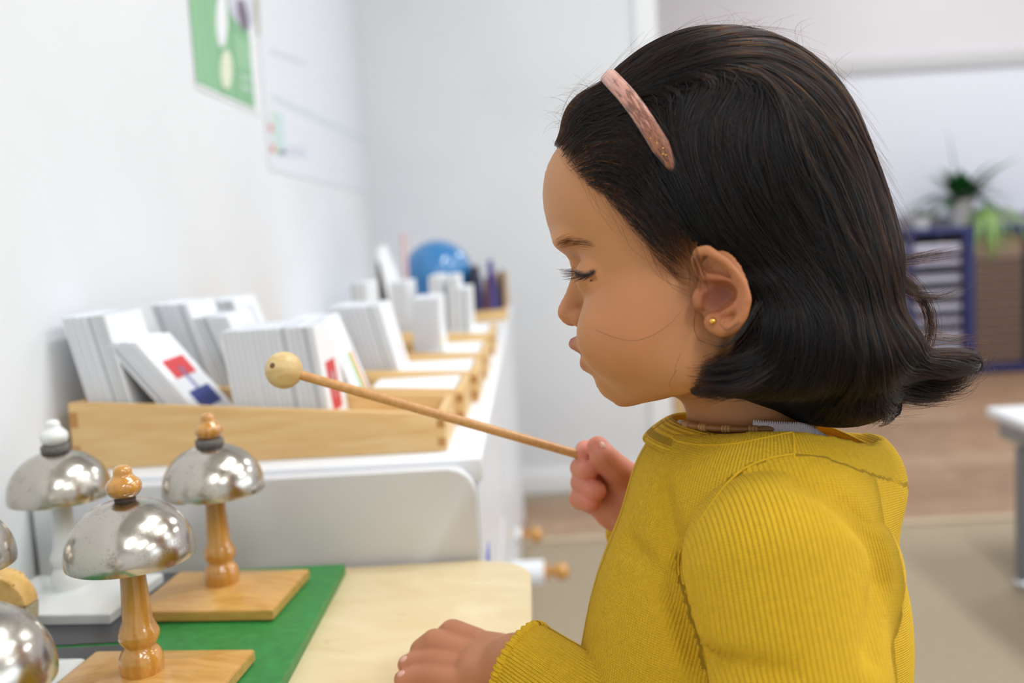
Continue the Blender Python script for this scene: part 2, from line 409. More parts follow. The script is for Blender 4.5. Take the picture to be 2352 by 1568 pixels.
# ------------------------------------------------------------------ bells
def bell(cx, cy, white, felt, label, rot=-.09):
    t = thing('hand_bell', (cx, cy, BZ), label, 'bell', 'desk bells on the green board')
    t.rotation_euler = (0, 0, 0)
    body = WPAINT if white else VARN; base_m = WPAINT if white else VARN_B
    z0 = BZ
    # base: square slab with a low pyramid top
    hx, hy = .054, .0430
    bm = bmesh.new()
    cs, sn = math.cos(rot), math.sin(rot)
    def P(x, y, z): return bm.verts.new((cx + x*cs - y*sn, cy + x*sn + y*cs, z0 + z))
    lo = [P(x, y, 0) for x, y in ((-hx,-hy),(hx,-hy),(hx,hy),(-hx,hy))]
    mi = [P(x, y, .0075) for x, y in ((-hx,-hy),(hx,-hy),(hx,hy),(-hx,hy))]
    a = .016
    tp = [P(x, y, .0135) for x, y in ((-a,-a),(a,-a),(a,a),(-a,a))]
    bm.faces.new(lo[::-1]); bm.faces.new(tp)
    for i in range(4):
        j = (i+1) % 4
        bm.faces.new([lo[i], lo[j], mi[j], mi[i]]); bm.faces.new([mi[i], mi[j], tp[j], tp[i]])
    bmesh.ops.bevel(bm, geom=bm.edges[:], offset=.0006, segments=2, affect='EDGES')
    bm_obj('base', bm, base_m, t, True, 12)
    zz = z0 + .0118
    stem = [(.0001,0),(.0118,0),(.0124,.0015),(.0132,.007),(.0128,.0115),(.0108,.0155),(.0090,.0176),(.0090,.0186),(.0108,.0208),(.0122,.0240),(.0120,.0268),(.0104,.0300),(.0088,.0340),(.0084,.043),(.0077,.055),(.0069,.075),(.0064,.095),(.0062,.104),(.0001,.104)]
    lathe('stem', stem, body, t, 40, (cx, cy, zz))
    # bowl: thin metal dome with an outer and an inner skin
    R, H = .0375, .0335
    zb = zz + .0748
    outer = []
    for k in range(25):
        a_ = math.radians(-5 + 95*k/24)
        r = R*math.cos(a_)**.92 if a_ > 0 else R*math.cos(a_*1.6)
        outer.append((max(r, .0006), H*math.sin(a_) if a_ > 0 else R*.85*math.sin(a_)))
    inner = [(max(r-.0011, .0004), z-.0008 if i > 2 else z) for i, (r, z) in enumerate(outer)]
    prof = inner[::-1] + outer
    lathe('bowl', prof, STEEL, t, 72, (cx, cy, zb), None, False, 70)
    zt = zb + H
    if felt:
        lathe('felt_ring', [(.004,-.0016),(.0094,-.0016),(.0104,-.0004),(.0105,.0034),(.0098,.0044),(.004,.0044)], FELT, t, 32, (cx, cy, zt))
        zt += .004
    else:
        lathe('washer', [(.002,-.0012),(.0062,-.0010),(.0062,.0016),(.002,.0016)], mat('dark_washer', (70,52,42), .6), t, 24, (cx, cy, zt)); zt += .001
    fin = smooth_prof([(.0002,0),(.0064,.0002),(.0092,.0028),(.0106,.0062),(.0098,.0098),(.0068,.0124),(.0054,.0142),(.0054,.0168),(.0040,.0192),(.0002,.0200)], 2)
    lathe('finial', fin, body, t, 32, (cx, cy, zt))
    return t
bell(-.2475, .575, False, False, 'varnished wooden bell without felt ring, nearest whole bell in front')
bell(-.2455, .728, False, True, 'varnished wooden bell with grey felt ring, right of the white bell')
bell(-.366, .736, True, True, 'white painted bell with grey felt ring by the wall')
bell(-.3575, .574, True, True, 'white bell cut off by the left edge, beside the nearest wooden bell')
bell(-.252, .405, False, False, 'front-most bell, steel bowl cut off at the bottom left corner')

# half-round wooden brush block between the white bells
p0 = WY(14, 1335, .655)
bb = thing('brush_block', (p0[0], .648, BZ), 'half-round tan wooden block with rough grey bristle underside at left edge', 'brush')
def halfdisc(r, n=18): return [(r*math.cos(math.pi*k/n), r*.95*math.sin(math.pi*k/n)) for k in range(n+1)]
zc = p0[2] - .014
prism('wood_block', [(p0[0]-.004+x, zc+z) for x, z in halfdisc(.0245)], .638, .658, noise_mat('worn_tan_wood', (206,160,84), (226,186,116), (30,30,30), 4, 4, .5), bb, 'XZ', bev=.003)
prism('bristle_pad', [(p0[0]-.027, zc-.012), (p0[0]+.019, zc-.012), (p0[0]+.0205, zc), (p0[0]-.0285, zc)], .6395, .6565, noise_mat('grey_bristle', (176,160,128), (206,192,164), (1,1,1), 700, 2, .9, bump=.8), bb, 'XZ')
if zc-.012 > BZ: prism('bristle_tuft', [(p0[0]-.025, BZ), (p0[0]+.017, BZ), (p0[0]+.018, zc-.0121), (p0[0]-.026, zc-.0121)], .6405, .6555, FELT, bb, 'XZ')

# ------------------------------------------------------------------ card boxes on the shelf
def card_box(x0, x1, y0, y1, hl, hr, label, partition=None):
    t = thing('card_box', ((x0+x1)/2, (y0+y1)/2, SH), label, 'box', 'wooden card boxes on the shelf')
    w_ = .0075; z0 = SH + .0003
    hz = lambda x: hl + (hr-hl)*(x-x0)/(x1-x0)
    for (ya, yb) in ((y0, y0+w_), (y1-w_, y1)):
        prism('side_board', [(x0, z0), (x1, z0), (x1, z0+hr), (x0+.02, z0+hl-.0008), (x0, z0+hl)], ya, yb, BEECH, t, 'XZ', bev=.0007)
    box('end_board', x0, x0+w_, y0+w_, y1-w_, z0, z0+hl-.001, BEECH, t, bev=.0005)
    box('end_board', x1-w_, x1, y0+w_, y1-w_, z0, z0+hr, BEECH, t, bev=.0005)
    box('bottom_board', x0+w_, x1-w_, y0+w_, y1-w_, z0, z0+.004, BEECH, t)
    if partition:
        box('partition', partition, partition+.006, y0+w_, y1-w_, z0+.004, z0+hz(partition)-.004, BEECH, t)
    # finger joint tabs flush with the sides at the ends
    for (xa, xb, h_) in ((x0, x0+w_, hl), (x1-w_, x1, hr)):
        n = 2
        for k in range(n):
            zc_ = z0 + h_*(.25 + .5*k)
            box('finger_joint', xa+.0002, xb-.0002, y0-.0004, y0+.002, zc_-h_*.11, zc_+h_*.11, BEECH_D, t)
    return t
card_box(-.422, -.083, .880, .990, .062, .034, 'nearest wooden card box with sloping side and dark finger joints')
card_box(-.422, -.074, 1.003, 1.118, .058, .036, 'wooden card box directly behind the nearest box')
card_box(-.422, -.066, 1.131, 1.26, .056, .036, 'third wooden card box from the front')
card_box(-.422, -.064, 1.30, 1.46, .056, .036, 'fourth wooden card box from the front')
card_box(-.422, -.062, 1.56, 1.74, .056, .036, 'wooden card box farthest back, before the blue ball')

def pack(Y, TL, TR, BR, dy, label, ncard=18, prints=None, zb=None, gap=.0):
    """a leaning pack of cards; TL,TR: top corners of its near edge, BR: where the front card meets the box, all in photo pixels at depth Y"""
    a, b, c = WY(*TL, Y), WY(*TR, Y), WY(*BR, Y)
    zb = SH + .006 if zb is None else zb
    up = np.array([b[0]-c[0], b[2]-c[2]]); up /= np.linalg.norm(up)
    h = (b[2] - zb) / up[1]
    xb = b[0] - up[0]*h
    base = np.array([xb, zb]); th = max((b[0]-a[0]) * up[1], .004)         # pack thickness across the cards
    nrm = np.array([up[1], -up[0]])                                   # towards +x
    t = thing('card_pack', (xb, Y, zb), label, 'card pack', 'packs of flag cards in the boxes')
    pitch = th / ncard
    lift = th * abs(nrm[1]) if nrm[1] < 0 else 0
    for k in range(ncard):
        q = base - nrm*pitch*(ncard-k)
        q = q + up * ((zb - q[1]) / up[1])                             # every card stands on the bottom
        hh = h * (1 + rng.uniform(-.006, .006)); tc = pitch * .86
        m = CARD2 if k % 2 else CARD
        if rng.random() < .14: m = CARD3
        if k == ncard-1: m = CARD; hh = h
        if k == 0 and gap: pass
        y0 = Y + rng.uniform(0, .0012)
        p = [q, q + nrm*tc, q + nrm*tc + up*hh, q + up*hh]
        v = [(x, y0, z) for x, z in p] + [(x, y0+dy, z) for x, z in p]
        front = mesh('card', v, [(0,1,2,3),(7,6,5,4),(1,5,6,2),(4,0,3,7),(3,2,6,7),(0,4,5,1)], m, t)
    if prints:
        q = base - nrm*pitch; q = q + up*((zb-q[1])/up[1]) + nrm*pitch*.87
        for (y0, y1, u0, u1, m) in prints:     # fractions across depth and up the card
            pp = [(y0, u0), (y1, u0), (y1, u1), (y0, u1)]
            v = []
            for off in (0, .0004):
                for yy, uu in pp:
                    s = q + nrm*off + up*h*uu; v.append((s[0], Y + dy*yy, s[1]))
            mesh('flag_print', v, [(0,1,2,3),(4,5,6,7),(0,1,5,4),(1,2,6,5),(2,3,7,6),(3,0,4,7)], m, front)
    return t
FRED = RED
pack(.892, (140,735), (240,725), (302,920), .085, 'tall plain card pack leaning at the left end of the nearest box', 20)
pack(.892, (240,803), (312,787), (447,938), .085, 'strongly tilted card pack with red, white and blue flag', 12,
     [(.2,.85,.64,.8,RED), (.2,.85,.36,.52,BLUE), (.46,.56,.5,.72,FPALE)])
pack(.892, (505,768), (720,750), (757,947), .085, 'thick card pack with red and white emblem flag behind the mallet head', 34,
     [(.24,.72,.26,.68,RED), (.42,.5,.36,.58,CARD), (.44,.58,.5,.58,CARD)])
pack(1.015, (345,715), (430,698), (490,860), .085, 'plain card pack in the second box, left end', 16)
pack(1.015, (432,740), (522,727), (600,905), .085, 'card pack with pale grey print in the second box, behind the thick pack', 16, [(.4,.8,.72,.9,CARD2)])
pack(1.015, (660,750), (742,735), (808,890), .085, 'card pack with green, yellow and red striped flag', 14,
     [(.52,.62,.06,.62,FGREEN), (.62,.74,.06,.62,FYEL), (.74,.82,.06,.62,FRED)])
pack(1.145, (455,700), (535,690), (600,830), .09, 'card pack in the third box with lavender print near its top', 14, [(.3,.75,.72,.92,CARD2)])
pack(1.145, (755,722), (872,702), (912,832), .09, 'card pack in the third box tilted beside the open compartment', 20, [(.55,.62,.2,.55,RED)])
pack(1.32, (805,655), (842,650), (850,780), .1, 'small upright card pack at the left of the fourth box', 8)
pack(1.32, (945,690), (1008,684), (1014,800), .1, 'upright card pack with a yellow and green print in the fourth box', 16, [(.1,.3,.1,.5,FYEL), (.1,.3,.24,.36,FGREEN)])
pack(1.58, (893,652), (935,648), (944,760), .12, 'upright card pack in the farthest box in front of the blue ball, left', 10)
pack(1.58, (1052,668), (1078,662), (1082,765), .12, 'upright card pack in the farthest box, right end', 8)
pack(1.58, (984,640), (1014,634), (1020,740), .12, 'upright card pack in the farthest box, middle left', 8)
pack(1.58, (1026,640), (1050,634), (1054,740), .12, 'upright card pack in the farthest box, middle right', 8)

# flat white card stacks in the right ends of the boxes
def flat_stack(x0, x1, y0, y1, ztop, label):
    t = thing('flat_card_stack', ((x0+x1)/2, (y0+y1)/2, SH+.005), label, 'card stack', 'flat card stacks in the boxes')
    n = 6; z = SH + .0046; dz = (ztop - z)/n
    for k in range(n):
        o_ = rng.uniform(-.0008, .0008, 2)
        box('card', x0+o_[0], x1+o_[0], y0+o_[1], y1+o_[1], z+dz*k, z+dz*(k+.92), CARD if k % 2 == 0 or k == n-1 else CARD2, t)
flat_stack(-.175, -.084, 1.013, 1.108, SH+.037, 'flat white card stack at the right end of the second box')
flat_stack(-.165, -.076, 1.141, 1.250, SH+.037, 'flat white card stack at the right end of the third box')
flat_stack(-.14, -.074, 1.31, 1.45, SH+.037, 'flat white card stack at the right end of the fourth box')
flat_stack(-.14, -.072, 1.572, 1.728, SH+.037, 'flat white card stack at the right end of the farthest box')

# ------------------------------------------------------------------ blue globe ball, folders, leaning cards at the far end of the shelf
g = WY(1006, 632, 2.3); gr = .081
gb = thing('blue_globe', (g[0], 2.3, SH), 'glossy plain blue globe at the far end of the shelf', 'globe')
bm = bmesh.new(); bmesh.ops.create_uvsphere(bm, u_segments=48, v_segments=32, radius=gr, matrix=Matrix.Translation(Vector(g))); bm_obj('ball', bm, BALL, gb, True, 180)
zs = SH; hb = g[2]-gr*.93-zs
lathe('stand', smooth_prof([(.001,0),(.05,0),(.05,.006),(.02,.012),(.014,hb*.6),(.03,hb),(.001,hb)], 1), BEECH, gb, 24, (g[0], 2.3, zs))

pt = WZ(1132, 726, SH)
tr = thing('folder_rack', (pt[0], pt[1], SH), 'wooden rack with upright back board at the far end of the shelf', 'rack')
rx0, rx1, ry0, ry1 = WZ(1080,735,SH)[0], -.055, 2.2, 2.36
box('rack_base', rx0, rx1, ry0, ry1, SH+.0002, SH+.02, BEECH, tr, bev=.002)
box('rack_post', WY(1140,650,2.33)[0], WY(1166,650,2.33)[0], 2.325, 2.345, SH+.0202, WY(1150,625,2.33)[2], BEECH, tr, bev=.002)
for i, (xa, top, w_, tilt, rgb) in enumerate([(1094,612,13,2,(52,48,60)), (1104,628,14,-2,(56,60,128)), (1118,640,12,4,(92,58,54)), (1130,600,13,1,(84,70,140)), (1142,630,12,-5,(70,74,140)), (1153,622,8,3,(50,46,70))]):
    t_ = WY(xa, top, 2.27); x_ = WY(xa, 700, 2.27)[0]; wd = w_*1.05/F*2.3
    f_ = thing('folder', (x_, 2.26, SH+.0202), ['black','dark blue','brown','violet','blue','slim dark violet'][i] + ' folder standing in the wooden rack', 'folder', 'folders in the rack')
    dx = math.tan(math.radians(tilt))*(t_[2]-SH-.02)
    zt = t_[2]; zb_ = SH+.0203
    v = []
    for y_ in (2.215+.01*i, 2.31):
        v += [(x_-wd/2, y_, zb_), (x_+wd/2, y_, zb_), (x_+wd/2+dx, y_, zt - .012*(i % 2)), (x_-wd/2+dx, y_, zt)]
    m_ = mat('folder_colour', rgb, .5)
    mesh('cover', v, [(0,1,2,3),(7,6,5,4),(0,4,5,1),(1,5,6,2),(2,6,7,3),(3,7,4,0)], m_, f_)
    mesh('pages', [(x_-wd*.3+(dx if k % 4 > 1 else 0)+(wd*.6 if k % 4 in (1,2) else 0), (2.22+.01*i if k < 4 else 2.305), (zt+.003 if k % 4 > 1 else zb_+.001)) for k in range(8)], [(0,1,2,3),(7,6,5,4),(0,4,5,1),(1,5,6,2),(2,6,7,3),(3,7,4,0)], m_, f_)

lc = thing('leaning_booklet', (-.36, 2.05, SH), 'white open booklet with dark inside leaning left of the blue globe', 'booklet')
def slab(name, pts, th, m, parent):
    """thin slab from four world points"""
    P_ = [Vector(p) for p in pts]; n_ = (P_[1]-P_[0]).cross(P_[3]-P_[0]).normalized()*th
    return mesh(name, P_ + [p+n_ for p in P_], [(3,2,1,0),(4,5,6,7),(0,1,5,4),(1,2,6,5),(2,3,7,6),(3,0,4,7)], m, parent)
a0, a1, a2, a3 = WY(868,572,2.1), WY(885,560,2.1), WY(935,650,2.1), WY(905,660,2.1)
slab('cover', [(a3[0],2.08,SH+.001),(a2[0]+.02,2.1,SH+.001),(a1[0],2.1,a1[2]),(a0[0],2.08,a0[2])], .003, CARD, lc)
a4 = WY(866,600,2.13)
slab('dark_inside', [(a4[0],2.12,SH+.001),(a3[0]+.02,2.13,SH+.001),(a3[0],2.13,a4[2]-.03),(a4[0],2.12,a4[2])], .003, mat('dark_brown_card', (96,82,74), .7), lc)
pk = WY(927, 548, 2.2)
ps = thing('pink_stick', (pk[0], 2.2, SH), 'thin pale pink stick standing left of the blue globe', 'stick')
tube('rod', [(pk[0], 2.2, SH+.0005), (pk[0], 2.2, pk[2])], .006, mat('pale_pink', (228,190,188), .6), ps, 8)
tube('tip', [(pk[0], 2.2, pk[2]), (pk[0], 2.2, pk[2]+.012)], [.006,.002], mat('pale_pink_tip', (214,160,160), .6), ps, 8)

# ------------------------------------------------------------------ posters on the left wall
def wall_rect(name, y0, y1, z0, z1, m, parent, off=0.0, th=.0006):
    x = LX + .001 + off
    return box(name, x, x+th, y0, y1, z0, z1, m, parent)
def wall_poly(name, pts, m, parent, off):
    x = LX + .001 + off
    n = len(pts); v = [(x, a, b) for a, b in pts] + [(x+.0004, a, b) for a, b in pts]
    return mesh(name, v, [tuple(range(n))[::-1], tuple(range(n, 2*n))] + [(i, (i+1) % n, n+(i+1) % n, n+i) for i in range(n)], m, parent)
def ell(px, py, rx, ry, n=28, rot=0):
    o_ = []
    for k in range(n):
        a_ = 2*math.pi*k/n; x_, y_ = rx*math.cos(a_), ry*math.sin(a_)
        q = WX(px + x_*math.cos(rot)-y_*math.sin(rot), py + x_*math.sin(rot)+y_*math.cos(rot), LX); o_.append((q[1], q[2]))
    return o_
gp = [WX(*p, LX) for p in [(437,0),(451,190),(581,250),(577,0)]]
gy0, gy1 = gp[1][1]-.005, gp[2][1]+.005; gz0 = (gp[1][2]+gp[2][2])/2
gpo = thing('green_poster', (LX, (gy0+gy1)/2, gz0), 'green poster with white and cream ovals on the left wall', 'poster')
wall_rect('paper', gy0, gy1+.03, gz0-.006, 1.5, CARD, gpo)
PGREEN = noise_mat('poster_green', (122,172,132), (146,194,152), (1,14,1), 3, 2, .7)
wall_rect('green_print', gy0, gy1, gz0, 1.497, PGREEN, gpo, .0007)
wall_poly('oval_print', ell(505, 45, 13, 64), CARD, gpo, .0016)
wall_poly('oval_print', ell(516, 160, 14, 45), mat('poster_cream', (222,228,204), .7), gpo, .0016)
wall_poly('photo_print', ell(547, 10, 26, 60, 28, -.35), mat('poster_lilac', (206,206,220), .7), gpo, .0016)
wall_poly('figure_print', ell(553, 34, 11, 38, 24, -.2), mat('poster_dark_purple', (118,106,124), .7), gpo, .0022)
for k in range(7):
    a = WX(530+k*1.2, 86+k*11, LX); b = WX(572, 108+k*11, LX)
    wall_poly('text_line', [(a[1], a[2]), (b[1], a[2]), (b[1], a[2]+.007), (a[1], a[2]+.007)], mat('poster_pale_text', (150,196,156), .7), gpo, .0016)
a = WX(548, 180, LX); b = WX(574, 205, LX)
for k in range(2): wall_poly('logo_print', [(a[1], a[2]-.016*k), (b[1], a[2]-.016*k), (b[1], a[2]-.016*k+.009), (a[1], a[2]-.016*k+.009)], mat('poster_pale_logo', (176,206,186), .7), gpo, .0016)

wp = [WX(*p, LX) for p in [(603,0),(618,388),(850,445)]]
wy0, wy1, wz0 = wp[1][1], wp[2][1], (wp[1][2]+wp[2][2])/2
wpo = thing('white_chart', (LX, (wy0+wy1)/2, wz0), 'large white wall chart with faint print and curled left edge', 'poster')
CHART = mat('chart_paper', (226,230,236), .6)
wall_rect('paper', wy0, wy1, wz0, 1.9, CHART, wpo, .0)
# curled left edge
cz = WX(608, 95, LX)[2]
v = []
for k in range(9):
    zz_ = cz + (1.9-cz)*k/8; w_ = .004 + .035*(k/8 if k < 8 else 1)
    for j in range(5):
        a_ = j/4*1.9
        v.append((LX+.002+w_*math.sin(a_), wy0 + .0 + w_*(1-math.cos(a_))*.8 - .012, zz_))
mesh('curled_edge', v, [(i*5+j, i*5+j+1, (i+1)*5+j+1, (i+1)*5+j) for i in range(8) for j in range(4)], mat('chart_back', (190,186,170), .7), wpo, True)
PALEB = mat('chart_pale_blue', (210,222,229), .6); PALEV = mat('chart_pale_violet', (214,218,231), .6)
def strip(p, q, hh, m, name='print_line'):
    a, b = WX(*p, LX), WX(*q, LX)
    wall_poly(name, [(a[1], a[2]), (b[1], b[2]), (b[1], b[2]+hh), (a[1], a[2]+hh)], m, wpo, .0012)
strip((625,228),(700,262),.008,PALEB); strip((700,262),(840,330),.01,PALEB)
strip((622,120),(700,150),.006,PALEV); strip((640,352),(705,360),.006,PALEV); strip((660,345),(700,352),.01,PALEV)
strip((616,300),(624,304),.012,mat('chart_red', (232,150,146), .6)); strip((620,348),(629,352),.012,mat('chart_red', (232,150,146), .6))
strip((630,352),(640,355),.075,mat('chart_green', (206,226,212), .6)); strip((640,356),(652,359),.075,mat('chart_teal', (196,220,226), .6))

# ------------------------------------------------------------------ low white table at the right
rt = thing('low_table', (1.3, 1.6, 0), 'low white table with grey metal legs at the right edge', 'table')
RZ = .355
pc = WZ(2262, 935, RZ)
bxm = rr_poly(pc[0], pc[0]+.9, 1.2, pc[1], .01, ('tl',), 4)
prism('table_top', rr_poly(pc[0], pc[0]+.9, 1.2, pc[1], .012, ('tl','bl','tr','br'), 4), RZ-.018, RZ, WHITE, rt, 'XY', bev=.002)
box('apron', pc[0]+.02, pc[0]+.88, 1.22, pc[1]-.02, RZ-.06, RZ-.0182, mat('grey_apron', (150,150,146), .5), rt)
fl = WZ(2352, 1350, 0)
for (x, y) in ((fl[0]+.002, fl[1]), (pc[0]+.84, fl[1]), (fl[0]+.002, 1.27), (pc[0]+.84, 1.27)):
    tube('leg', [(x, y, .02), (x, y, RZ-.0605)], .018, GREYM, rt, 20)
    lathe('foot', [(.001,0),(.02,0),(.022,.006),(.022,.016),(.018,.0199),(.001,.0199)], CHROME, rt, 20, (x, y, 0))

# ------------------------------------------------------------------ navy cabinets on the back wall with plants
def xz(px, py, Y): q = WY(px, py, Y); return q[0], q[2]
KY = 4.62; KB = 5.04
cx0 = xz(2085, 535, KY)[0]; cx1 = xz(2226, 530, KY)[0]; ctop = xz(2226, 520, KY)[1]
cb = thing('paper_cabinet', ((cx0+cx1)/2, 4.85, 0), 'navy framed cabinet stacked with paper sheets behind the hair', 'cabinet')
for x in (cx0, cx1-.022):
    for y in (KY, KB-.022): box('post', x, x+.022, y, y+.022, 0, ctop-.0252, NAVY, cb)
box('top_frame', cx0, cx1, KY, KB, ctop-.025, ctop, NAVY, cb)
box('back_panel', cx0+.022, cx1-.022, KB-.012, KB-.004, .02, ctop-.026, mat('brown_back', (118,98,88), .7), cb)
nl = 9
PAPS = [mat('paper_stack_%d' % i, c, .7) for i, c in enumerate([(206,204,226),(176,172,196),(228,228,240),(150,146,170)])]
for k in range(nl):
    z = .04 + (ctop-.09)*k/nl
    box('shelf_board', cx0+.0222, cx1-.0222, KY+.002, KB-.0125, z, z+.006, DARKL, cb)
    ps_ = thing('paper_stack', ((cx0+cx1)/2, 4.8, z+.0062), 'stack of pale sheets on shelf %s of the navy cabinet' % ('bottom level','second level','third level','fourth level','fifth level','sixth level','seventh level','eighth level','top level')[k], 'paper stack', 'paper stacks in the navy cabinet')
    hh = (ctop-.09)/nl - .012; n_ = 3
    h_ = hh*rng.uniform(.5, .95)
    for j in range(n_):
        o_ = rng.uniform(0, .012)
        box('sheet_bundle', cx0+.03+o_, cx1-.035+o_*.4, KY+.012+o_, KB-.03, z+.0063+h_*j/n_, z+.0062+h_*(j+.97)/n_, PAPS[(k+j) % 4], ps_)
dx0 = cx1 + .004; dx1 = dx0 + .75
dr = thing('drying_rack', ((dx0+dx1)/2, 4.85, 0), 'navy drying rack with black wire shelves on brown backing', 'rack')
BROWN = mat('brown_board', (150,124,110), .7)
for x in (dx0, dx1-.02):
    for y in (KY, KB-.022): box('post', x, x+.02, y, y+.022, 0, ctop-.0402, NAVY, dr)
box('top_frame', dx0, dx1, KY, KB, ctop-.04, ctop, NAVY, dr)
box('bottom_frame', dx0+.0202, dx1-.0202, KY, KB-.04, .02, .05, NAVY, dr)
box('brown_panel', dx0+.021, dx0+.245, KY+.014, KB-.03, .056, ctop-.041, BROWN, dr)
box('divider_post', dx0+.25, dx0+.30, KY+.01, KB-.03, .056, ctop-.041, mat('dark_post', (48,42,52), .5), dr)
box('brown_panel', dx0+.305, dx1-.021, KY+.014, KB-.03, .056, ctop-.041, BROWN, dr)
for k in range(12):
    z = .08 + (ctop-.2)*k/12
    box('wire_shelf', dx0+.0205, dx1-.0205, KY-.004, KY+.013, z, z+.007, DARKL, dr)

def leaf_geo(base, direction, up, L, wd, droop, n=7):
    """pointed blade with a folded midrib"""
    b = Vector(base); d = Vector(direction).normalized(); u = Vector(up)
    side = d.cross(u); side = side.normalized() if side.length > 1e-4 else Vector((1,0,0))
    v, f = [], []
    p = b.copy(); dd = d.copy()
    for i in range(n+1):
        t_ = i/n; w_ = wd*math.sin(math.pi*min(1, t_*.94+.06))**.8*(1-t_*.25)
        nrm = side.cross(dd).normalized()
        v += [p - side*w_ + nrm*w_*.25, p.copy(), p + side*w_ + nrm*w_*.25]
        dd = (dd + Vector((0,0,-droop/n))).normalized(); p = p + dd*(L/n)
    for i in range(n):
        f += [(i*3, i*3+1, i*3+4, i*3+3), (i*3+1, i*3+2, i*3+5, i*3+4)]
    return v, f
def plant(px, pyb, pot_r, pot_h, leaves, m, label, Y=4.83):
    q = WY(px, pyb, Y); z0 = ctop + .0004
    t = thing('potted_plant', (q[0], Y, z0), label, 'potted plant', 'potted plants on the cabinets')
    lathe('pot', [(.001,0),(pot_r*.78,0),(pot_r*.8,.004),(pot_r,pot_h-.01),(pot_r*1.04,pot_h-.008),(pot_r*1.04,pot_h),(pot_r*.92,pot_h),(pot_r*.9,pot_h-.012),(.001,pot_h-.012)], POT, t, 28, (q[0], Y, z0))
    lathe('soil', [(.001,pot_h-.0118),(pot_r*.89,pot_h-.0118),(pot_r*.88,pot_h-.006),(.001,pot_h-.004)], SOIL, t, 24, (q[0], Y, z0))
    for (az, el, L, wd, dr_) in leaves:
        d = Vector((math.cos(az)*math.cos(el), math.sin(az)*math.cos(el), math.sin(el)))
        v, f = leaf_geo((q[0]+.01*math.cos(az), Y+.01*math.sin(az), z0+pot_h-.008), d, (0,0,1), L, wd, dr_)
        mesh('leaf', v, f, m, t, True)
    return t
r_ = random.Random(5)
lv = [(r_.uniform(0, 6.28), r_.uniform(.35, 1.3), r_.uniform(.15, .25), .030, r_.uniform(.4, 1.6)) for _ in range(38)]
lv += [(2.6, 1.45, .36, .022, .15), (.15, .8, .36, .03, .5), (3.1, .5, .32, .032, 1.4), (-.3, .8, .25, .026, 1.8), (3.3, .15, .26, .022, 1.6)]
plant(2207, 520, .06, .125, lv, LEAF, 'dark green leafy plant in a white pot on the cabinet', Y=4.79)
lv = [(r_.uniform(-2.6, -.4), r_.uniform(.1, .9), r_.uniform(.2, .34), .011, r_.uniform(2.5, 5)) for _ in range(16)] + [(r_.uniform(0, 6.28), r_.uniform(.3, 1.2), r_.uniform(.12, .2), .009, r_.uniform(1, 3)) for _ in range(12)]
plant(2268, 520, .045, .08, lv, LEAF2, 'pale green spider plant trailing over the cabinet front', Y=4.74)
lv = [(r_.uniform(0, 6.28), r_.uniform(.6, 1.5), r_.uniform(.03, .06), .011, .6) for _ in range(22)]
plant(2115, 520, .04, .055, lv, LEAF, 'tiny dark succulent in a small white pot', Y=4.72)
bk = WY(2150, 520, 4.8)
bkk = thing('white_box', (bk[0], 4.95, ctop), 'white flat box lying behind the pots on the cabinet', 'box')
box('carton', bk[0]-.06, bk[0]+.05, 4.9, 5.0, ctop+.0003, ctop+.07, mat('pale_grey_carton', (206,204,200), .6), bkk, bev=.002)
box('lid', bk[0]-.062, bk[0]+.052, 4.898, 5.002, ctop+.0702, ctop+.085, CARD, bkk, bev=.002)
# ================================================================== the child
# ---- small signed-distance modelling kit (sparse surface nets)
def v3(*a): return np.array(a, dtype=np.float64)
def s_ell(P, c, r, R=None):
    q = P - c
    if R is not None: q = q @ R
    k0 = np.sqrt(((q/r)**2).sum(1)); k1 = np.sqrt(((q/(r*r))**2).sum(1)) + 1e-9
    return k0*(k0-1.0)/k1
def s_cap(P, a, b, ra, rb):
    ba = b - a; pa = P - a
    h = np.clip((pa @ ba)/(ba @ ba + 1e-12), 0, 1)
    return np.sqrt(((pa - h[:, None]*ba)**2).sum(1)) - (ra + (rb-ra)*h)
def s_chain(P, pts, rad):
    d = None
    for i in range(len(pts)-1):
        e = s_cap(P, pts[i], pts[i+1], rad[i], rad[i+1])
        d = e if d is None else np.minimum(d, e)
    return d
def smin(a, b, k):
    h = np.clip(.5 + .5*(b-a)/k, 0, 1)
    return b*(1-h) + a*h - k*h*(1-h)
def smax(a, b, k): return -smin(-a, -b, k)

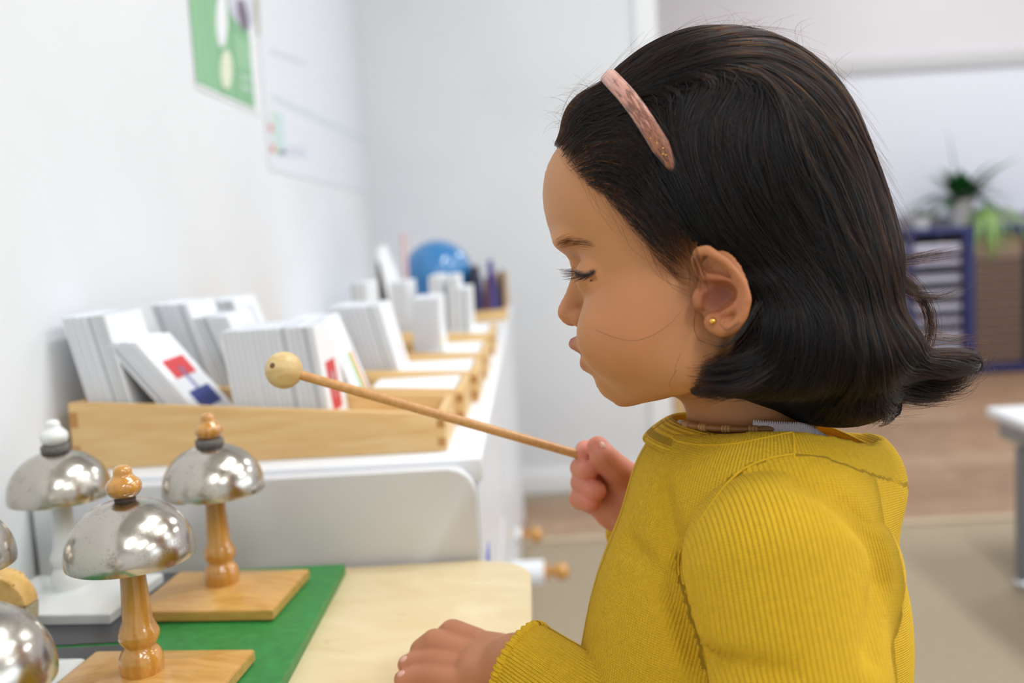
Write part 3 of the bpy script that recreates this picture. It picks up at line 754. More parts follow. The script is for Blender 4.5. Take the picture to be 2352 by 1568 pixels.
def sdf_mesh(fn, lo, hi, h, B=8):
    lo = np.array(lo, float); hi = np.array(hi, float)
    nb = np.ceil((hi-lo)/(h*B)).astype(int)
    g = np.stack(np.meshgrid(*[np.arange(n) for n in nb], indexing='ij'), -1).reshape(-1, 3)
    def ev(P, ch=400000):
        return np.concatenate([fn(P[i:i+ch]) for i in range(0, len(P), ch)]) if len(P) else np.zeros(0)
    fc = ev(lo + (g + .5)*h*B)
    g = g[np.abs(fc) < h*B*1.25 + h]
    S_ = B + 2; o = np.arange(-1, B+1)
    off = np.stack(np.meshgrid(o, o, o, indexing='ij'), -1)
    idx = g[:, None, None, None, :]*B + off[None]
    V = ev((lo + idx.reshape(-1, 3)*h)).reshape(len(g), S_, S_, S_)
    sg = V < 0
    C8 = [(i, j, k) for i in (0,1) for j in (0,1) for k in (0,1)]
    cnt = sum(sg[:, i:i+S_-1, j:j+S_-1, k:k+S_-1].astype(np.int8) for i, j, k in C8)
    ac = np.argwhere((cnt > 0) & (cnt < 8))
    vals = np.stack([V[ac[:,0], ac[:,1]+i, ac[:,2]+j, ac[:,3]+k] for i, j, k in C8], 1)
    acc = np.zeros((len(ac), 3)); w = np.zeros(len(ac))
    C8a = np.array(C8, float)
    for a in range(8):
        for b in range(a+1, 8):
            if np.abs(C8a[a]-C8a[b]).sum() == 1:
                m = (vals[:, a] < 0) != (vals[:, b] < 0)
                t = np.where(m, vals[:, a]/(vals[:, a]-vals[:, b] + 1e-20), 0)
                acc += np.where(m[:, None], C8a[a] + (C8a[b]-C8a[a])*t[:, None], 0); w += m
    acc /= np.maximum(w, 1)[:, None]
    gc = g[ac[:, 0]]*B + ac[:, 1:] - 1
    D = nb*B + 4
    def key(c): return ((c[..., 0]+2)*D[1] + (c[..., 1]+2))*D[2] + c[..., 2]+2
    ks, first = np.unique(key(gc), return_index=True)
    verts = lo + (gc[first] + acc[first])*h
    quads = []
    for ax in range(3):
        sl0 = [slice(None)] + [slice(1, B+1)]*3
        sl1 = list(sl0); sl1[ax+1] = slice(2, B+2)
        A, Bs = sg[tuple(sl0)], sg[tuple(sl1)]
        e = np.argwhere(A != Bs)
        if not len(e): continue
        p = g[e[:, 0]]*B + e[:, 1:]
        flip = A[tuple(e.T)]
        u, v = (ax+1) % 3, (ax+2) % 3
        cs = []
        for du, dv in ((-1,-1),(0,-1),(0,0),(-1,0)):
            c = p.copy(); c[:, u] += du; c[:, v] += dv; cs.append(np.searchsorted(ks, key(c)))
        q = np.stack(cs, 1)
        q = np.where(flip[:, None], q, q[:, ::-1]); quads.append(q)
    quads = np.concatenate(quads)
    ok = (quads < len(ks)).all(1)
    return verts, quads[ok]
def relax(v, q, it=2, lam=.5):
    e = np.concatenate([q[:, [0,1]], q[:, [1,2]], q[:, [2,3]], q[:, [3,0]]])
    n = len(v)
    for _ in range(it):
        s = np.zeros((n, 3)); c = np.zeros(n)
        for i in range(3):
            s[:, i] = np.bincount(e[:, 0], v[e[:, 1], i], n) + np.bincount(e[:, 1], v[e[:, 0], i], n)
        c = np.bincount(e[:, 0], minlength=n) + np.bincount(e[:, 1], minlength=n)
        v = v + lam*(s/np.maximum(c, 1)[:, None] - v)
    return v
def cam2world(P): return np.asarray(P) @ MW + CAM
def np_mesh(name, v, q, m, parent, attrs=None, cols=None):
    me = bpy.data.meshes.new(name)
    me.vertices.add(len(v)); me.vertices.foreach_set('co', np.asarray(v, np.float32).ravel())
    k = q.shape[1]
    me.loops.add(q.size); me.loops.foreach_set('vertex_index', q.ravel().astype(np.int32))
    me.polygons.add(len(q)); me.polygons.foreach_set('loop_start', np.arange(0, q.size, k, dtype=np.int32))
    me.update(calc_edges=True); me.validate()
    me.polygons.foreach_set('use_smooth', np.ones(len(me.polygons), bool))
    for n_, a in (attrs or {}).items():
        at = me.attributes.new(n_, 'FLOAT', 'POINT'); at.data.foreach_set('value', np.asarray(a, np.float32))
    for n_, a in (cols or {}).items():
        at = me.attributes.new(n_, 'FLOAT_COLOR', 'POINT'); at.data.foreach_set('color', np.asarray(a, np.float32).ravel())
    me.materials.append(m)
    return link(bpy.data.objects.new(name, me), parent)

def K(px, py, d): return np.array([(px-CX)/F*d, (CY-py)/F*d, -d])      # measured point at a known distance, metres
def sstep(x, a, b): t = np.clip((x-a)/(b-a), 0, 1); return t*t*(3-2*t)

# ---- head frame: x back, y up, z towards her left side; unit = 0.2317 mm
HD = .53; HS = HD/F; HO = K(1650, 500, HD)
YAW = math.radians(11)
RY = np.array([[math.cos(YAW), 0, -math.sin(YAW)], [0, 1, 0], [math.sin(YAW), 0, math.cos(YAW)]])   # local -> aligned axes (columns x,y,z)
def to_local(P): return ((P - HO) @ RY)/HS
def from_local(Q): return HO + (np.asarray(Q)*HS) @ RY.T
def L(px, py, z=0.0):
    """head-frame point with sideways coordinate z that is seen at photo pixel px,py"""
    dirv = np.array([(px-CX)/F, (CY-py)/F, -1.0])
    A = np.stack([RY[:, 0]*HS, RY[:, 1]*HS, -dirv], 1)
    s = np.linalg.solve(A, -(HO + RY[:, 2]*HS*z))
    return np.array([s[0], s[1], z])
def proj(P):
    P = np.asarray(P); return CX + F*P[:, 0]/-P[:, 2], CY - F*P[:, 1]/-P[:, 2]
def mir(p): return np.array([p[0], p[1], -p[2]])

def rotz(a): a = math.radians(a); return np.array([[math.cos(a), -math.sin(a), 0], [math.sin(a), math.cos(a), 0], [0, 0, 1.0]])
def roty(a): a = math.radians(a); return np.array([[math.cos(a), 0, math.sin(a)], [0, 1, 0], [-math.sin(a), 0, math.cos(a)]])

CRAN = (L(1606, 436), v3(318, 294, 270))
FORE = (L(1442, 455), v3(192, 190, 205))
def skull(Q):
    d = s_ell(Q, *CRAN); return smin(d, s_ell(Q, *FORE), 60)

EYEC = L(1371, 634, 98)
def ear_sdf(M_):
    e = s_ell(M_, L(1664, 668, 272), v3(52, 88, 14), roty(-24) @ rotz(14))
    hel = s_chain(M_, [L(1620, 642, 268), L(1606, 622, 274), L(1598, 598, 282), L(1604, 578, 290), L(1624, 574, 298), L(1668, 604, 306), L(1704, 646, 309), L(1715, 688, 308), L(1706, 724, 303), L(1686, 750, 295), L(1660, 758, 286), L(1640, 744, 279)], [9, 10, 11, 11, 11, 11, 11, 11, 11, 13, 15, 13])
    e = smin(e, hel, 7)
    e = smin(e, s_ell(M_, L(1650, 738, 281), v3(30, 26, 13)), 10)
    anti = s_chain(M_, [L(1618, 634, 276), L(1650, 638, 287), L(1680, 651, 297), L(1694, 680, 301), L(1687, 706, 298), L(1664, 718, 291)], [8, 9, 9, 9, 9, 10])
    e = smin(e, anti, 6)
    e = smin(e, s_ell(M_, L(1606, 686, 268), v3(15, 24, 14)), 12)           # tragus
    c = s_ell(M_, L(1654, 675, 296), v3(33, 27, 34))
    c = smin(c, s_ell(M_, L(1638, 692, 292), v3(24, 23, 34)), 10)
    e = smax(e, -c, 6)                                                        # concha
    e = smax(e, -s_chain(M_, [L(1618, 604, 306), L(1646, 612, 312), L(1682, 634, 318), L(1705, 676, 320), L(1698, 712, 318)], [14, 12, 8, 6, 5]), 6)   # groove inside the rim
    return smin(e, s_ell(M_, L(1656, 680, 254), v3(52, 58, 15)), 6)
EARC = L(1655, 668, 280)
def face_sdf(d, Q, M_):
    d = smin(d, s_ell(Q, L(1500, 640), v3(165, 200, 185)), 70)                # mid face
    d = smin(d, s_ell(M_, L(1450, 765, 108), v3(122, 118, 96)), 45)           # cheeks
    d = smin(d, s_ell(M_, L(1560, 745, 150), v3(130, 120, 80)), 60)           # jowl towards the ear
    d = smin(d, s_ell(Q, L(1405, 800), v3(86, 74, 88)), 35)                   # muzzle
    d = smin(d, s_cap(M_, L(1428, 868, 20), L(1585, 835, 165), 60, 62), 40)   # jaw
    d = smin(d, s_ell(Q, L(1418, 878), v3(50, 50, 62)), 30)                   # chin
    d = smin(d, s_ell(Q, L(1510, 850), v3(130, 62, 120)), 40)                 # under the chin
    return d
def feat_sdf(d, Q, M_):
    d = smin(d, s_cap(Q, L(1338, 600), L(1318, 700), 30, 26), 26)             # nose bridge
    d = smin(d, s_ell(Q, L(1313, 717), v3(32, 33, 36)), 14)                   # nose tip
    d = smin(d, s_ell(M_, L(1336, 731, 33), v3(27, 23, 19)), 12)              # nostril wings
    d = smax(d, -s_ell(M_, L(1318, 752, 17), v3(12, 9, 8)), 6)                # nostrils
    d = smax(d, -s_ell(M_, L(1302, 606, 95), v3(30, 30, 50)), 40)             # eye socket
    d = smin(d, s_ell(M_, EYEC, v3(52, 46, 56)), 18)                          # lowered lids over the eyeball
    d = smin(d, s_ell(M_, L(1306, 556, 70), v3(34, 20, 66)), 34)              # brow
    lid = s_chain(M_, [L(1318, 600, 70), L(1326, 594, 92), L(1350, 598, 124), L(1372, 612, 140)], [3, 3.6, 3.6, 3])
    d = smax(d, -lid, 6)                                                      # lid crease
    d = smax(d, -s_chain(M_, [L(1322, 640, 78), L(1338, 650, 118), L(1366, 640, 148)], [3, 4, 3]), 14)   # hollow under the lid margin
    d = smin(d, s_chain(M_, [L(1324, 790), L(1332, 797, 22), L(1356, 812, 52)], [17, 15, 7]), 9)     # upper lip
    d = smin(d, s_chain(M_, [L(1349, 836), L(1353, 834, 24), L(1366, 820, 50)], [18, 16, 7]), 9)     # lower lip
    d = smax(d, -s_chain(M_, [L(1318, 815), L(1338, 816, 24), L(1366, 815, 56)], [4, 4, 3]), 5)      # mouth line
    return d
def head_sdf(Q):
    """everything of the head in the head frame"""
    M_ = Q.copy(); M_[:, 2] = np.abs(M_[:, 2])            # symmetric face
    d = skull(Q)
    i = np.where((Q[:, 0] < 170) & (Q[:, 1] < 190))[0]
    if len(i): d[i] = face_sdf(d[i], Q[i], M_[i])
    i = np.where((Q[:, 0] < -170) & (M_[:, 2] < 230) & (Q[:, 1] < 60))[0]
    if len(i): d[i] = feat_sdf(d[i], Q[i], M_[i])
    i = np.where(np.linalg.norm(M_ - EARC, axis=1) < 190)[0]
    if len(i): d[i] = smin(d[i], ear_sdf(M_[i]), 10)
    return d

# ---- joints (photo pixel, distance)
NECK0, NECK1 = K(1700, 860, .548), K(1745, 1120, .56)
# near (left) arm
SHL, ELL, WRL = K(1840, 1190, .478), K(1800, 1930, .485), K(1188, 1530, .576)
# far (right) arm
SHR, ELR, WRR = K(1790, 1150, .64), K(1600, 1440, .70), K(1448, 1150, .645)
LH = dict(  # left hand on the table: knuckle, middle joint, end joint, tip
    index=[K(1092,1474,.618), K(1040,1455,.622), K(1014,1476,.624), K(1020,1508,.624)],
    middle=[K(1076,1505,.606), K(1000,1478,.612), K(972,1496,.614), K(982,1530,.612)],
    ring=[K(1062,1536,.596), K(992,1520,.604), K(955,1522,.608), K(936,1526,.609)],
    pinky=[K(1050,1566,.586), K(986,1554,.594), K(948,1556,.598), K(926,1560,.599)],
    thumb=[K(1150,1496,.612), K(1096,1500,.626), K(1070,1506,.630), K(1054,1512,.630)])
RLH = dict(index=[.0088,.0090,.0082,.0066], middle=[.0088,.0092,.0084,.0068], ring=[.0082,.0082,.0074,.0062], pinky=[.0076,.0074,.0066,.0057], thumb=[.0105,.0095,.0085,.0070])
RH = dict(  # right hand closed around the mallet
    index=[K(1400,1068,.662), K(1362,1042,.658), K(1345,1034,.645), K(1346,1040,.634)],
    middle=[K(1385,1092,.664), K(1345,1072,.660), K(1334,1074,.644), K(1352,1080,.626)],
    ring=[K(1382,1126,.662), K(1340,1104,.658), K(1336,1108,.640), K(1370,1127,.622)],
    pinky=[K(1376,1160,.656), K(1334,1142,.652), K(1332,1146,.638), K(1360,1153,.626)],
    thumb=[K(1440,1102,.640), K(1408,1072,.628), K(1384,1046,.622), K(1373,1026,.624)])
RRH = dict(index=[.0085,.0075,.0068,.0058], middle=[.0085,.0080,.0072,.0064], ring=[.0085,.0080,.0074,.0064], pinky=[.0080,.0076,.0070,.0058], thumb=[.0115,.0098,.0085,.0070])
def hand(P, H, R, wrist, wr, palmc, palmr, k=.004):
    d = s_ell(P, palmc, palmr)
    for n_ in ('index', 'middle', 'ring', 'pinky'):
        d = smin(d, s_cap(P, wrist, H[n_][0], wr*.72, R[n_][0]*.92), .0035)
    d = smin(d, s_cap(P, wrist, H['thumb'][0], wr*.7, R['thumb'][0]), .008)
    fs = None
    for n_ in ('index', 'middle', 'ring', 'pinky', 'thumb'):
        f_ = s_chain(P, H[n_], R[n_]); fs = f_ if fs is None else smin(fs, f_, .0006)
    return smin(d, fs, .0016)
def body_sdf(P):
    d = np.full(len(P), 1.0)
    near = np.where(np.linalg.norm(P - HO, axis=1) < .26)[0]
    if len(near): d[near] = head_sdf(to_local(P[near]))*HS
    neck = s_cap(P, NECK0, NECK1, .0315, .036)
    neck = smin(neck, s_ell(P, K(1745, 1170, .56), v3(.045, .03, .05)), .03)
    d = smin(d, neck, .014)
    t = s_cap(P, K(1745, 1240, .56), K(1700, 1620, .57), .045, .060)
    t = smin(t, s_cap(P, K(1820, 1290, .50), K(1790, 1260, .63), .020, .020), .03)
    d = smin(d, t, .015)
    d = smin(d, s_chain(P, [K(1820, 1300, .486), ELL, WRL], [.026, .024, .0185]), .01)
    d = smin(d, s_chain(P, [K(1790, 1260, .635), ELR, WRR], [.026, .024, .018]), .01)
    m = np.where(np.linalg.norm(P - WRL, axis=1) < .12)[0]
    if len(m): d[m] = smin(d[m], hand(P[m], LH, RLH, WRL, .0185, K(1128, 1527, .594), v3(.021, .0125, .022)), .006)
    m = np.where(np.linalg.norm(P - WRR, axis=1) < .12)[0]
    if len(m): d[m] = smin(d[m], hand(P[m], RH, RRH, WRR, .017, K(1405, 1128, .652), v3(.016, .025, .013)), .006)
    return d
PROFILE = [(1300,330),(1283,345),(1268,362),(1257,385),(1250,415),(1248,450),(1251,485),(1257,515),(1267,547),(1281,565),(1296,582),(1306,598),(1311,612),(1314,625),(1311,640),(1305,657),(1299,673),(1290,688),(1284,700),(1281,715),(1282,726),(1286,735),(1294,744),(1304,750),(1314,755),(1319,762),(1315,768),(1309,777),(1306,788),(1307,796),(1312,803),(1324,809),(1333,814),(1335,818),(1332,824),(1330,832),(1331,842),(1336,852),(1346,857),(1357,862),(1364,869),(1368,880),(1375,895),(1385,909),(1407,925)]

bodyV, bodyQ = sdf_mesh(body_sdf, (-.10, -.26, -.80), (.24, .19, -.40), .0013)
import time; print('body', time.process_time())
bodyV = relax(bodyV, bodyQ, 1, .4)
# pull the midline of the face onto the measured side profile
Q = to_local(bodyV)
tp = np.array([L(*p) for p in PROFILE]); ordr = np.argsort(tp[:, 1]); ty, tx = tp[ordr, 1], tp[ordr, 0]
mid = (np.abs(Q[:, 2]) < 7) & (Q[:, 0] < 0) & (Q[:, 1] > ty[0]) & (Q[:, 1] < ty[-1])
ys = np.linspace(ty[0]+2, ty[-1]-2, 150); ax_ = []
mq = Q[mid]
for y_ in ys:
    w_ = np.abs(mq[:, 1]-y_) < 6; ax_.append(mq[w_, 0].min() if w_.any() else np.nan)
ax_ = np.array(ax_); ok_ = ~np.isnan(ax_); ax_ = np.interp(ys, ys[ok_], ax_[ok_])
dxp = np.interp(ys, ty, tx) - ax_
ya, yb = L(1316, 774)[1], L(1296, 744)[1]; bad_ = (ys > ya) & (ys < yb); dxp[bad_] = np.interp(ys[bad_], ys[~bad_], dxp[~bad_])
print('profile shift', np.round(dxp[::10], 1))
front = np.interp(Q[:, 1], ys, ax_)
inr = sstep(Q[:, 1], ty[0]-20, ty[0]+4)*(1-sstep(Q[:, 1], ty[-1]-10, ty[-1]+60))
back = Q[:, 0] - front
fall = (1-sstep(back, 25, 150))*np.exp(-(Q[:, 2]/75.0)**2)
Q[:, 0] += np.interp(Q[:, 1], ys, dxp)*fall*inr
head_mask = np.linalg.norm(bodyV - HO, axis=1) < .25
bodyV = np.where(head_mask[:, None], from_local(Q), bodyV)

def hits(fn, pts, d0=.3, d1=.8, n=48):
    """first points of a surface seen at photo pixels (camera frame); nearest approach where a ray misses"""
    pts = np.asarray(pts, float); dv = np.stack([(pts[:, 0]-CX)/F, (CY-pts[:, 1])/F, -np.ones(len(pts))], 1)
    t = np.full(len(pts), d0); bf = np.full(len(pts), 9.0); bt = t.copy(); act = np.arange(len(pts))
    for _ in range(n):
        f_ = fn(dv[act]*t[act, None]); m = f_ < bf[act]
        bf[act[m]] = f_[m]; bt[act[m]] = t[act[m]]
        t[act] += np.maximum(f_*.85, 2e-4)
        act = act[(f_ > 1e-4) & (t[act] < d1)]
        if not len(act): break
    return dv*bt[:, None]
def hit(fn, px, py, d0=.3, d1=.8, n=48): return hits(fn, [(px, py)], d0, d1, n)[0]
LASHPX = [(1313,617), (1320,624), (1330,630), (1341,632), (1352,630), (1363,624)]
LASH = to_local(hits(body_sdf, LASHPX, .38, .6))
print('lash z', LASH[:, 2].round())
# skin colour: base, blush, lips, brows' underlying tone, fingertips
def skin_cols(V):
    Q = to_local(V); n = len(V)
    base = np.array(lin((194,136,90))[:3]); col = np.tile(base, (n, 1))
    def mixc(rgb, w): 
        nonlocal col
        col = col*(1-w[:, None]) + np.array(lin(rgb)[:3])*w[:, None]
    A = Q.copy(); A[:, 2] = np.abs(A[:, 2])
    g = lambda c, r: np.exp(-(((A-c)/r)**2).sum(1))
    mixc((194,120,84), .45*g(L(1450, 740, 170), v3(110, 100, 90)))
    mixc((196,120,90), .5*g(L(1310, 722), v3(40, 40, 60)))
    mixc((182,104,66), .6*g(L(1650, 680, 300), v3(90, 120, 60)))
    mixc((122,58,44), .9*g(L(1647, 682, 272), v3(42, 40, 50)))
    lips = np.maximum(np.exp(-np.maximum(0, s_chain(A, [L(1324,790), L(1332,797,22), L(1356,812,52)], [15,13,6]))**2/30.), np.exp(-np.maximum(0, s_chain(A, [L(1349,836), L(1353,834,24), L(1366,820,50)], [16,14,6]))**2/30.))
    mixc((166,84,82), .85*lips)
    slit = s_chain(A, list(LASH), [3.0, 3.6, 4.2, 4.2, 3.4, 2.6])
    mixc((34,22,20), .95*np.exp(-np.maximum(0, slit)**2/12.))
    # hands: rosier than the face
    hd = np.minimum(np.linalg.norm(V - K(1370,1100,.64), axis=1), 9)
    wv = 1 - sstep(hd, .045, .075); mixc((214,138,118), .85*wv)
    for n_ in ('middle','ring','pinky','thumb','index'):
        mixc((222,120,108), .55*np.exp(-(np.linalg.norm(V - RH[n_][3], axis=1)/.007)**2))
    hl = 1 - sstep(np.linalg.norm(V - K(1060,1520,.60), axis=1), .05, .075); mixc((184,122,90), .8*hl)
    for n_ in ('index','middle','ring','pinky'):
        for j in (1,):
            mixc((160,98,76), .35*np.exp(-(np.linalg.norm(V - LH[n_][j], axis=1)/.008)**2)*hl)
        mixc((204,136,110), .6*np.exp(-(np.linalg.norm(V - LH[n_][3], axis=1)/.008)**2))
    return np.concatenate([col, np.ones((n, 1))], 1)
def skin_mat():
    m = mat('skin', (186,124,80), .5, spec=.35)
    b = pbsdf(m)
    at = nd(m, 'ShaderNodeAttribute'); at.attribute_name = 'skin_colour'
    nz = nd(m, 'ShaderNodeTexNoise'); nz.inputs['Scale'].default_value = 60; nz.inputs['Detail'].default_value = 5
    hs = nd(m, 'ShaderNodeHueSaturation'); r = nd(m, 'ShaderNodeMapRange'); r.inputs[3].default_value = .94; r.inputs[4].default_value = 1.06
    tc = nd(m, 'ShaderNodeTexCoord'); lk(m, tc.outputs['Object'], nz.inputs['Vector'])
    lk(m, nz.outputs['Fac'], r.inputs[0]); lk(m, r.outputs[0], hs.inputs['Value']); lk(m, at.outputs['Color'], hs.inputs['Color']); lk(m, hs.outputs[0], b.inputs['Base Color'])
    b.inputs['Subsurface Weight'].default_value = .22
    b.inputs['Subsurface Radius'].default_value = (.0045, .0018, .0009); b.inputs['Subsurface Scale'].default_value = 1.0
    n2 = nd(m, 'ShaderNodeTexNoise'); n2.inputs['Scale'].default_value = 1400; n2.inputs['Detail'].default_value = 2
    lk(m, tc.outputs['Object'], n2.inputs['Vector'])
    bp = nd(m, 'ShaderNodeBump'); bp.inputs['Strength'].default_value = .12; bp.inputs['Distance'].default_value = .0003
    lk(m, n2.outputs['Fac'], bp.inputs['Height']); lk(m, bp.outputs[0], b.inputs['Normal'])
    return m
SKIN = skin_mat()
fw = cam2world(K(1690, 1600, .57))
person = thing('person', (fw[0], fw[1], 0), 'child with dark bob and mustard sweater holding a mallet, seen in profile', 'person')
body_obj = np_mesh('body', cam2world(bodyV), bodyQ, SKIN, person, cols={'skin_colour': skin_cols(bodyV)})

# fingernails that face the camera
NAIL = mat('fingernail', (222,168,148), .3, coat=.2)
def nail(px, py, rx, ry, ang=0.0):
    c = hits(body_sdf, [(px, py)], .4, .8)[0]
    e = .0008; g = np.array([float(body_sdf((c + e*np.eye(3)[i])[None])[0] - body_sdf((c - e*np.eye(3)[i])[None])[0]) for i in range(3)]); g /= np.linalg.norm(g)
    a = np.array([math.cos(ang), math.sin(ang), 0]); a -= g*(a @ g); a /= np.linalg.norm(a); b = np.cross(g, a)
    sc = -c[2]/F; V, Qf = [], []
    rings = [(0, .00075), (.5, .00065), (.85, .00035), (1.0, -.0006)]
    for r_, h_ in rings:
        for k in range(14):
            t = 2*math.pi*k/14; V.append(c + a*rx*sc*r_*math.cos(t) + b*ry*sc*r_*math.sin(t) + g*h_)
    for i in range(3):
        for k in range(14): Qf.append((i*14+k, (i+1)*14+k, (i+1)*14+(k+1) % 14, i*14+(k+1) % 14))
    o = np_mesh('fingernail', cam2world(np.array(V)), np.array(Qf), NAIL, None); o.parent = body_obj; o.matrix_parent_inverse = Matrix.Identity(4)
nail(927, 1512, 11, 8, .4); nail(921, 1546, 11, 8, .3)
nail(1384, 1022, 7, 12, .5)
# ------------------------------------------------------------------ sweater
def in_poly(x, y, poly):
    ins = np.zeros(len(x), bool); j = len(poly)-1
    for i in range(len(poly)):
        xi, yi = poly[i]; xj, yj = poly[j]
        c = ((yi > y) != (yj > y)) & (x < (xj-xi)*(y-yi)/(yj-yi + 1e-12) + xi)
        ins ^= c; j = i
    return ins
RINGC = K(1764, 1000, .560)
def torso_sdf(P):
    d = s_ell(P, K(1729, 1195, .560), v3(.0665, .070, .084))
    d = smin(d, s_ell(P, K(1712, 1425, .562), v3(.0875, .080, .094)), .03)
    d = smin(d, s_ell(P, K(1682, 1690, .566), v3(.0935, .085, .097)), .03)
    d = smin(d, s_cap(P, K(1820, 1215, .486), K(1795, 1170, .640), .033, .033), .03)
    d = smin(d, s_ell(P, K(1762, 1096, .560), v3(.064, .035, .075)), .028)
    d = smin(d, s_ell(P, K(1965, 1085, .555), v3(.018, .022, .038)), .018)          # slack of the collar at the back
    return d
CUTN = (WRL - ELL)/np.linalg.norm(WRL - ELL)
CUFF = K(1196, 1524, .566)
SLL = [K(1785, 1292, .476), K(1838, 1560, .458), K(1834, 1955, .478), CUFF + CUTN*.004]
def upper_l(P): return s_chain(P, SLL[:3], [.0450, .0410, .038])
def sleeve_l(P):
    d = upper_l(P)
    d = smin(d, s_chain(P, [SLL[2], SLL[2]*.35 + SLL[3]*.65, SLL[3]], [.038, .0280, .0256]), .02)
    d = smin(d, s_ell(P, K(2005, 1340, .485), v3(.014, .030, .022)), .02)
    return smax(d, (P - CUFF) @ CUTN, .0015)
SLR = [K(1780, 1180, .640), K(1600, 1450, .690), K(1470, 1190, .660)]
def sleeve_r(P):
    d = s_chain(P, SLR, [.040, .036, .026]); n_ = (SLR[2]-SLR[1])/np.linalg.norm(SLR[2]-SLR[1])
    return smax(d, (P - SLR[2]) @ n_, .0015)
def body_knit0(P):
    d = torso_sdf(P)
    d = smin(d, upper_l(P) + .0075, .007)
    return d
def fold_pts(fn, pts): return list(hits(fn, pts))
F1 = fold_pts(body_knit0, [(1522,1130), (1534,1210), (1556,1300), (1590,1400), (1610,1500)])
F2 = fold_pts(body_knit0, [(1440,1240), (1490,1300), (1550,1400), (1590,1500)])
both0 = lambda P: np.minimum(body_knit0(P), sleeve_l(P))
F3 = fold_pts(both0, [(1836,1104), (1900,1132), (1960,1178), (2008,1240), (2026,1310)])
F7 = fold_pts(both0, [(2022,1340), (2016,1410), (2004,1490)])
def body_knit(P):
    d = body_knit0(P)
    d = smax(d, -s_chain(P, F1, [.0015, .003, .004, .004, .003]), .012)
    d = smax(d, -s_chain(P, F2, [.0005, .002, .0025, .002]), .012)
    d = smax(d, -s_chain(P, F3, [.0008, .0036, .0052, .0042, .0015]), .013)
    hole = s_ell(P, RINGC + v3(0, .012, 0), v3(.0600, .044, .0622))
    d = smax(d, -hole, .003)
    return d
F4 = fold_pts(sleeve_l, [(2085,1370), (2074,1430), (2060,1490)])
F5 = fold_pts(sleeve_l, [(1600,1500), (1700,1535), (1800,1545)])
F6 = fold_pts(sleeve_l, [(1330,1560), (1290,1540), (1262,1530)])
def sleeve_knit(P):
    d = sleeve_l(P)
    d = smax(d, -s_chain(P, F3, [.0008, .0036, .0052, .0042, .0015]), .013)
    d = smax(d, -s_chain(P, F7, [.0008, .0026, .0010]), .014)
    d = smax(d, -s_chain(P, F4, [.001, .003, .001]), .008)
    d = smax(d, -s_chain(P, F5, [.0005, .0015, .0005]), .012)
    return d
def knit_mat(name, pitch, strength, rgb=(224,178,36), fine=.35):
    m = mat(name, rgb, .85, spec=.25, sheen=.35)
    pbsdf(m).inputs['Sheen Roughness'].default_value = .45
    pbsdf(m).inputs['Sheen Tint'].default_value = lin((250,214,90))
    at = nd(m, 'ShaderNodeAttribute'); at.attribute_name = 'rib'
    a2 = nd(m, 'ShaderNodeAttribute'); a2.attribute_name = 'along'
    def wave(src, p_):
        mu = nd(m, 'ShaderNodeMath'); mu.operation = 'MULTIPLY'; mu.inputs[1].default_value = 2*math.pi/p_
        si = nd(m, 'ShaderNodeMath'); si.operation = 'SINE'; lk(m, src, mu.inputs[0]); lk(m, mu.outputs[0], si.inputs[0]); return si.outputs[0]
    w1 = wave(at.outputs['Fac'], pitch); w2 = wave(a2.outputs['Fac'], pitch*.62)
    mx = nd(m, 'ShaderNodeMath'); mx.operation = 'MULTIPLY_ADD'; mx.inputs[1].default_value = fine; lk(m, w2, mx.inputs[0]); lk(m, w1, mx.inputs[2])
    tc = nd(m, 'ShaderNodeTexCoord'); nz = nd(m, 'ShaderNodeTexNoise'); nz.inputs['Scale'].default_value = 1500; nz.inputs['Detail'].default_value = 3
    lk(m, tc.outputs['Object'], nz.inputs['Vector'])
    ad = nd(m, 'ShaderNodeMath'); ad.operation = 'MULTIPLY_ADD'; ad.inputs[1].default_value = 1.2; lk(m, nz.outputs['Fac'], ad.inputs[0]); lk(m, mx.outputs[0], ad.inputs[2])
    bp = nd(m, 'ShaderNodeBump'); bp.inputs['Strength'].default_value = strength; bp.inputs['Distance'].default_value = .0005
    lk(m, ad.outputs[0], bp.inputs['Height']); lk(m, bp.outputs[0], pbsdf(m).inputs['Normal'])
    n2 = nd(m, 'ShaderNodeTexNoise'); n2.inputs['Scale'].default_value = 260; n2.inputs['Detail'].default_value = 4; lk(m, tc.outputs['Object'], n2.inputs['Vector'])
    cr = nd(m, 'ShaderNodeValToRGB'); cr.color_ramp.elements[0].position = .3; cr.color_ramp.elements[1].position = .7
    cr.color_ramp.elements[0].color = lin(tuple(c*.975 for c in rgb)); cr.color_ramp.elements[1].color = lin(tuple(min(255, c*1.02) for c in rgb))
    lk(m, n2.outputs['Fac'], cr.inputs[0]); lk(m, cr.outputs[0], pbsdf(m).inputs['Base Color'])
    return m
KNIT_B = knit_mat('mustard_fine_knit', .0019, .8)
KNIT_S = knit_mat('mustard_rib_knit', .0025, 1.0, fine=.12)
def axis_attr(V, a, b, r):
    t = (b-a)/np.linalg.norm(b-a); q = V - a; al = q @ t
    e1 = np.cross(t, v3(0, 0, 1)); e1 /= np.linalg.norm(e1); e2 = np.cross(t, e1)
    return np.arctan2(q @ e2, -(q @ e1))*r, al
sw = link(bpy.data.objects.new('sweater', None), None) if False else None
V_, Q_ = sdf_mesh(body_knit, (.0, -.36, -.70), (.27, .0, -.40), .0022)
V_ = relax(V_, Q_, 2)
u_, a_ = axis_attr(V_, K(1750, 1000, .56), K(1650, 1800, .566), .085)
SEAM = [(1826,1042), (1790,1047), (1755,1055), (1704,1077), (1675,1104), (1648,1137), (1614,1188), (1578,1236), (1557,1275), (1560,1322)]
tx_ = (SLL[1]-SLL[0])/np.linalg.norm(SLL[1]-SLL[0]); ex_ = np.cross(tx_, v3(0, 0, 1)); ex_ /= np.linalg.norm(ex_)
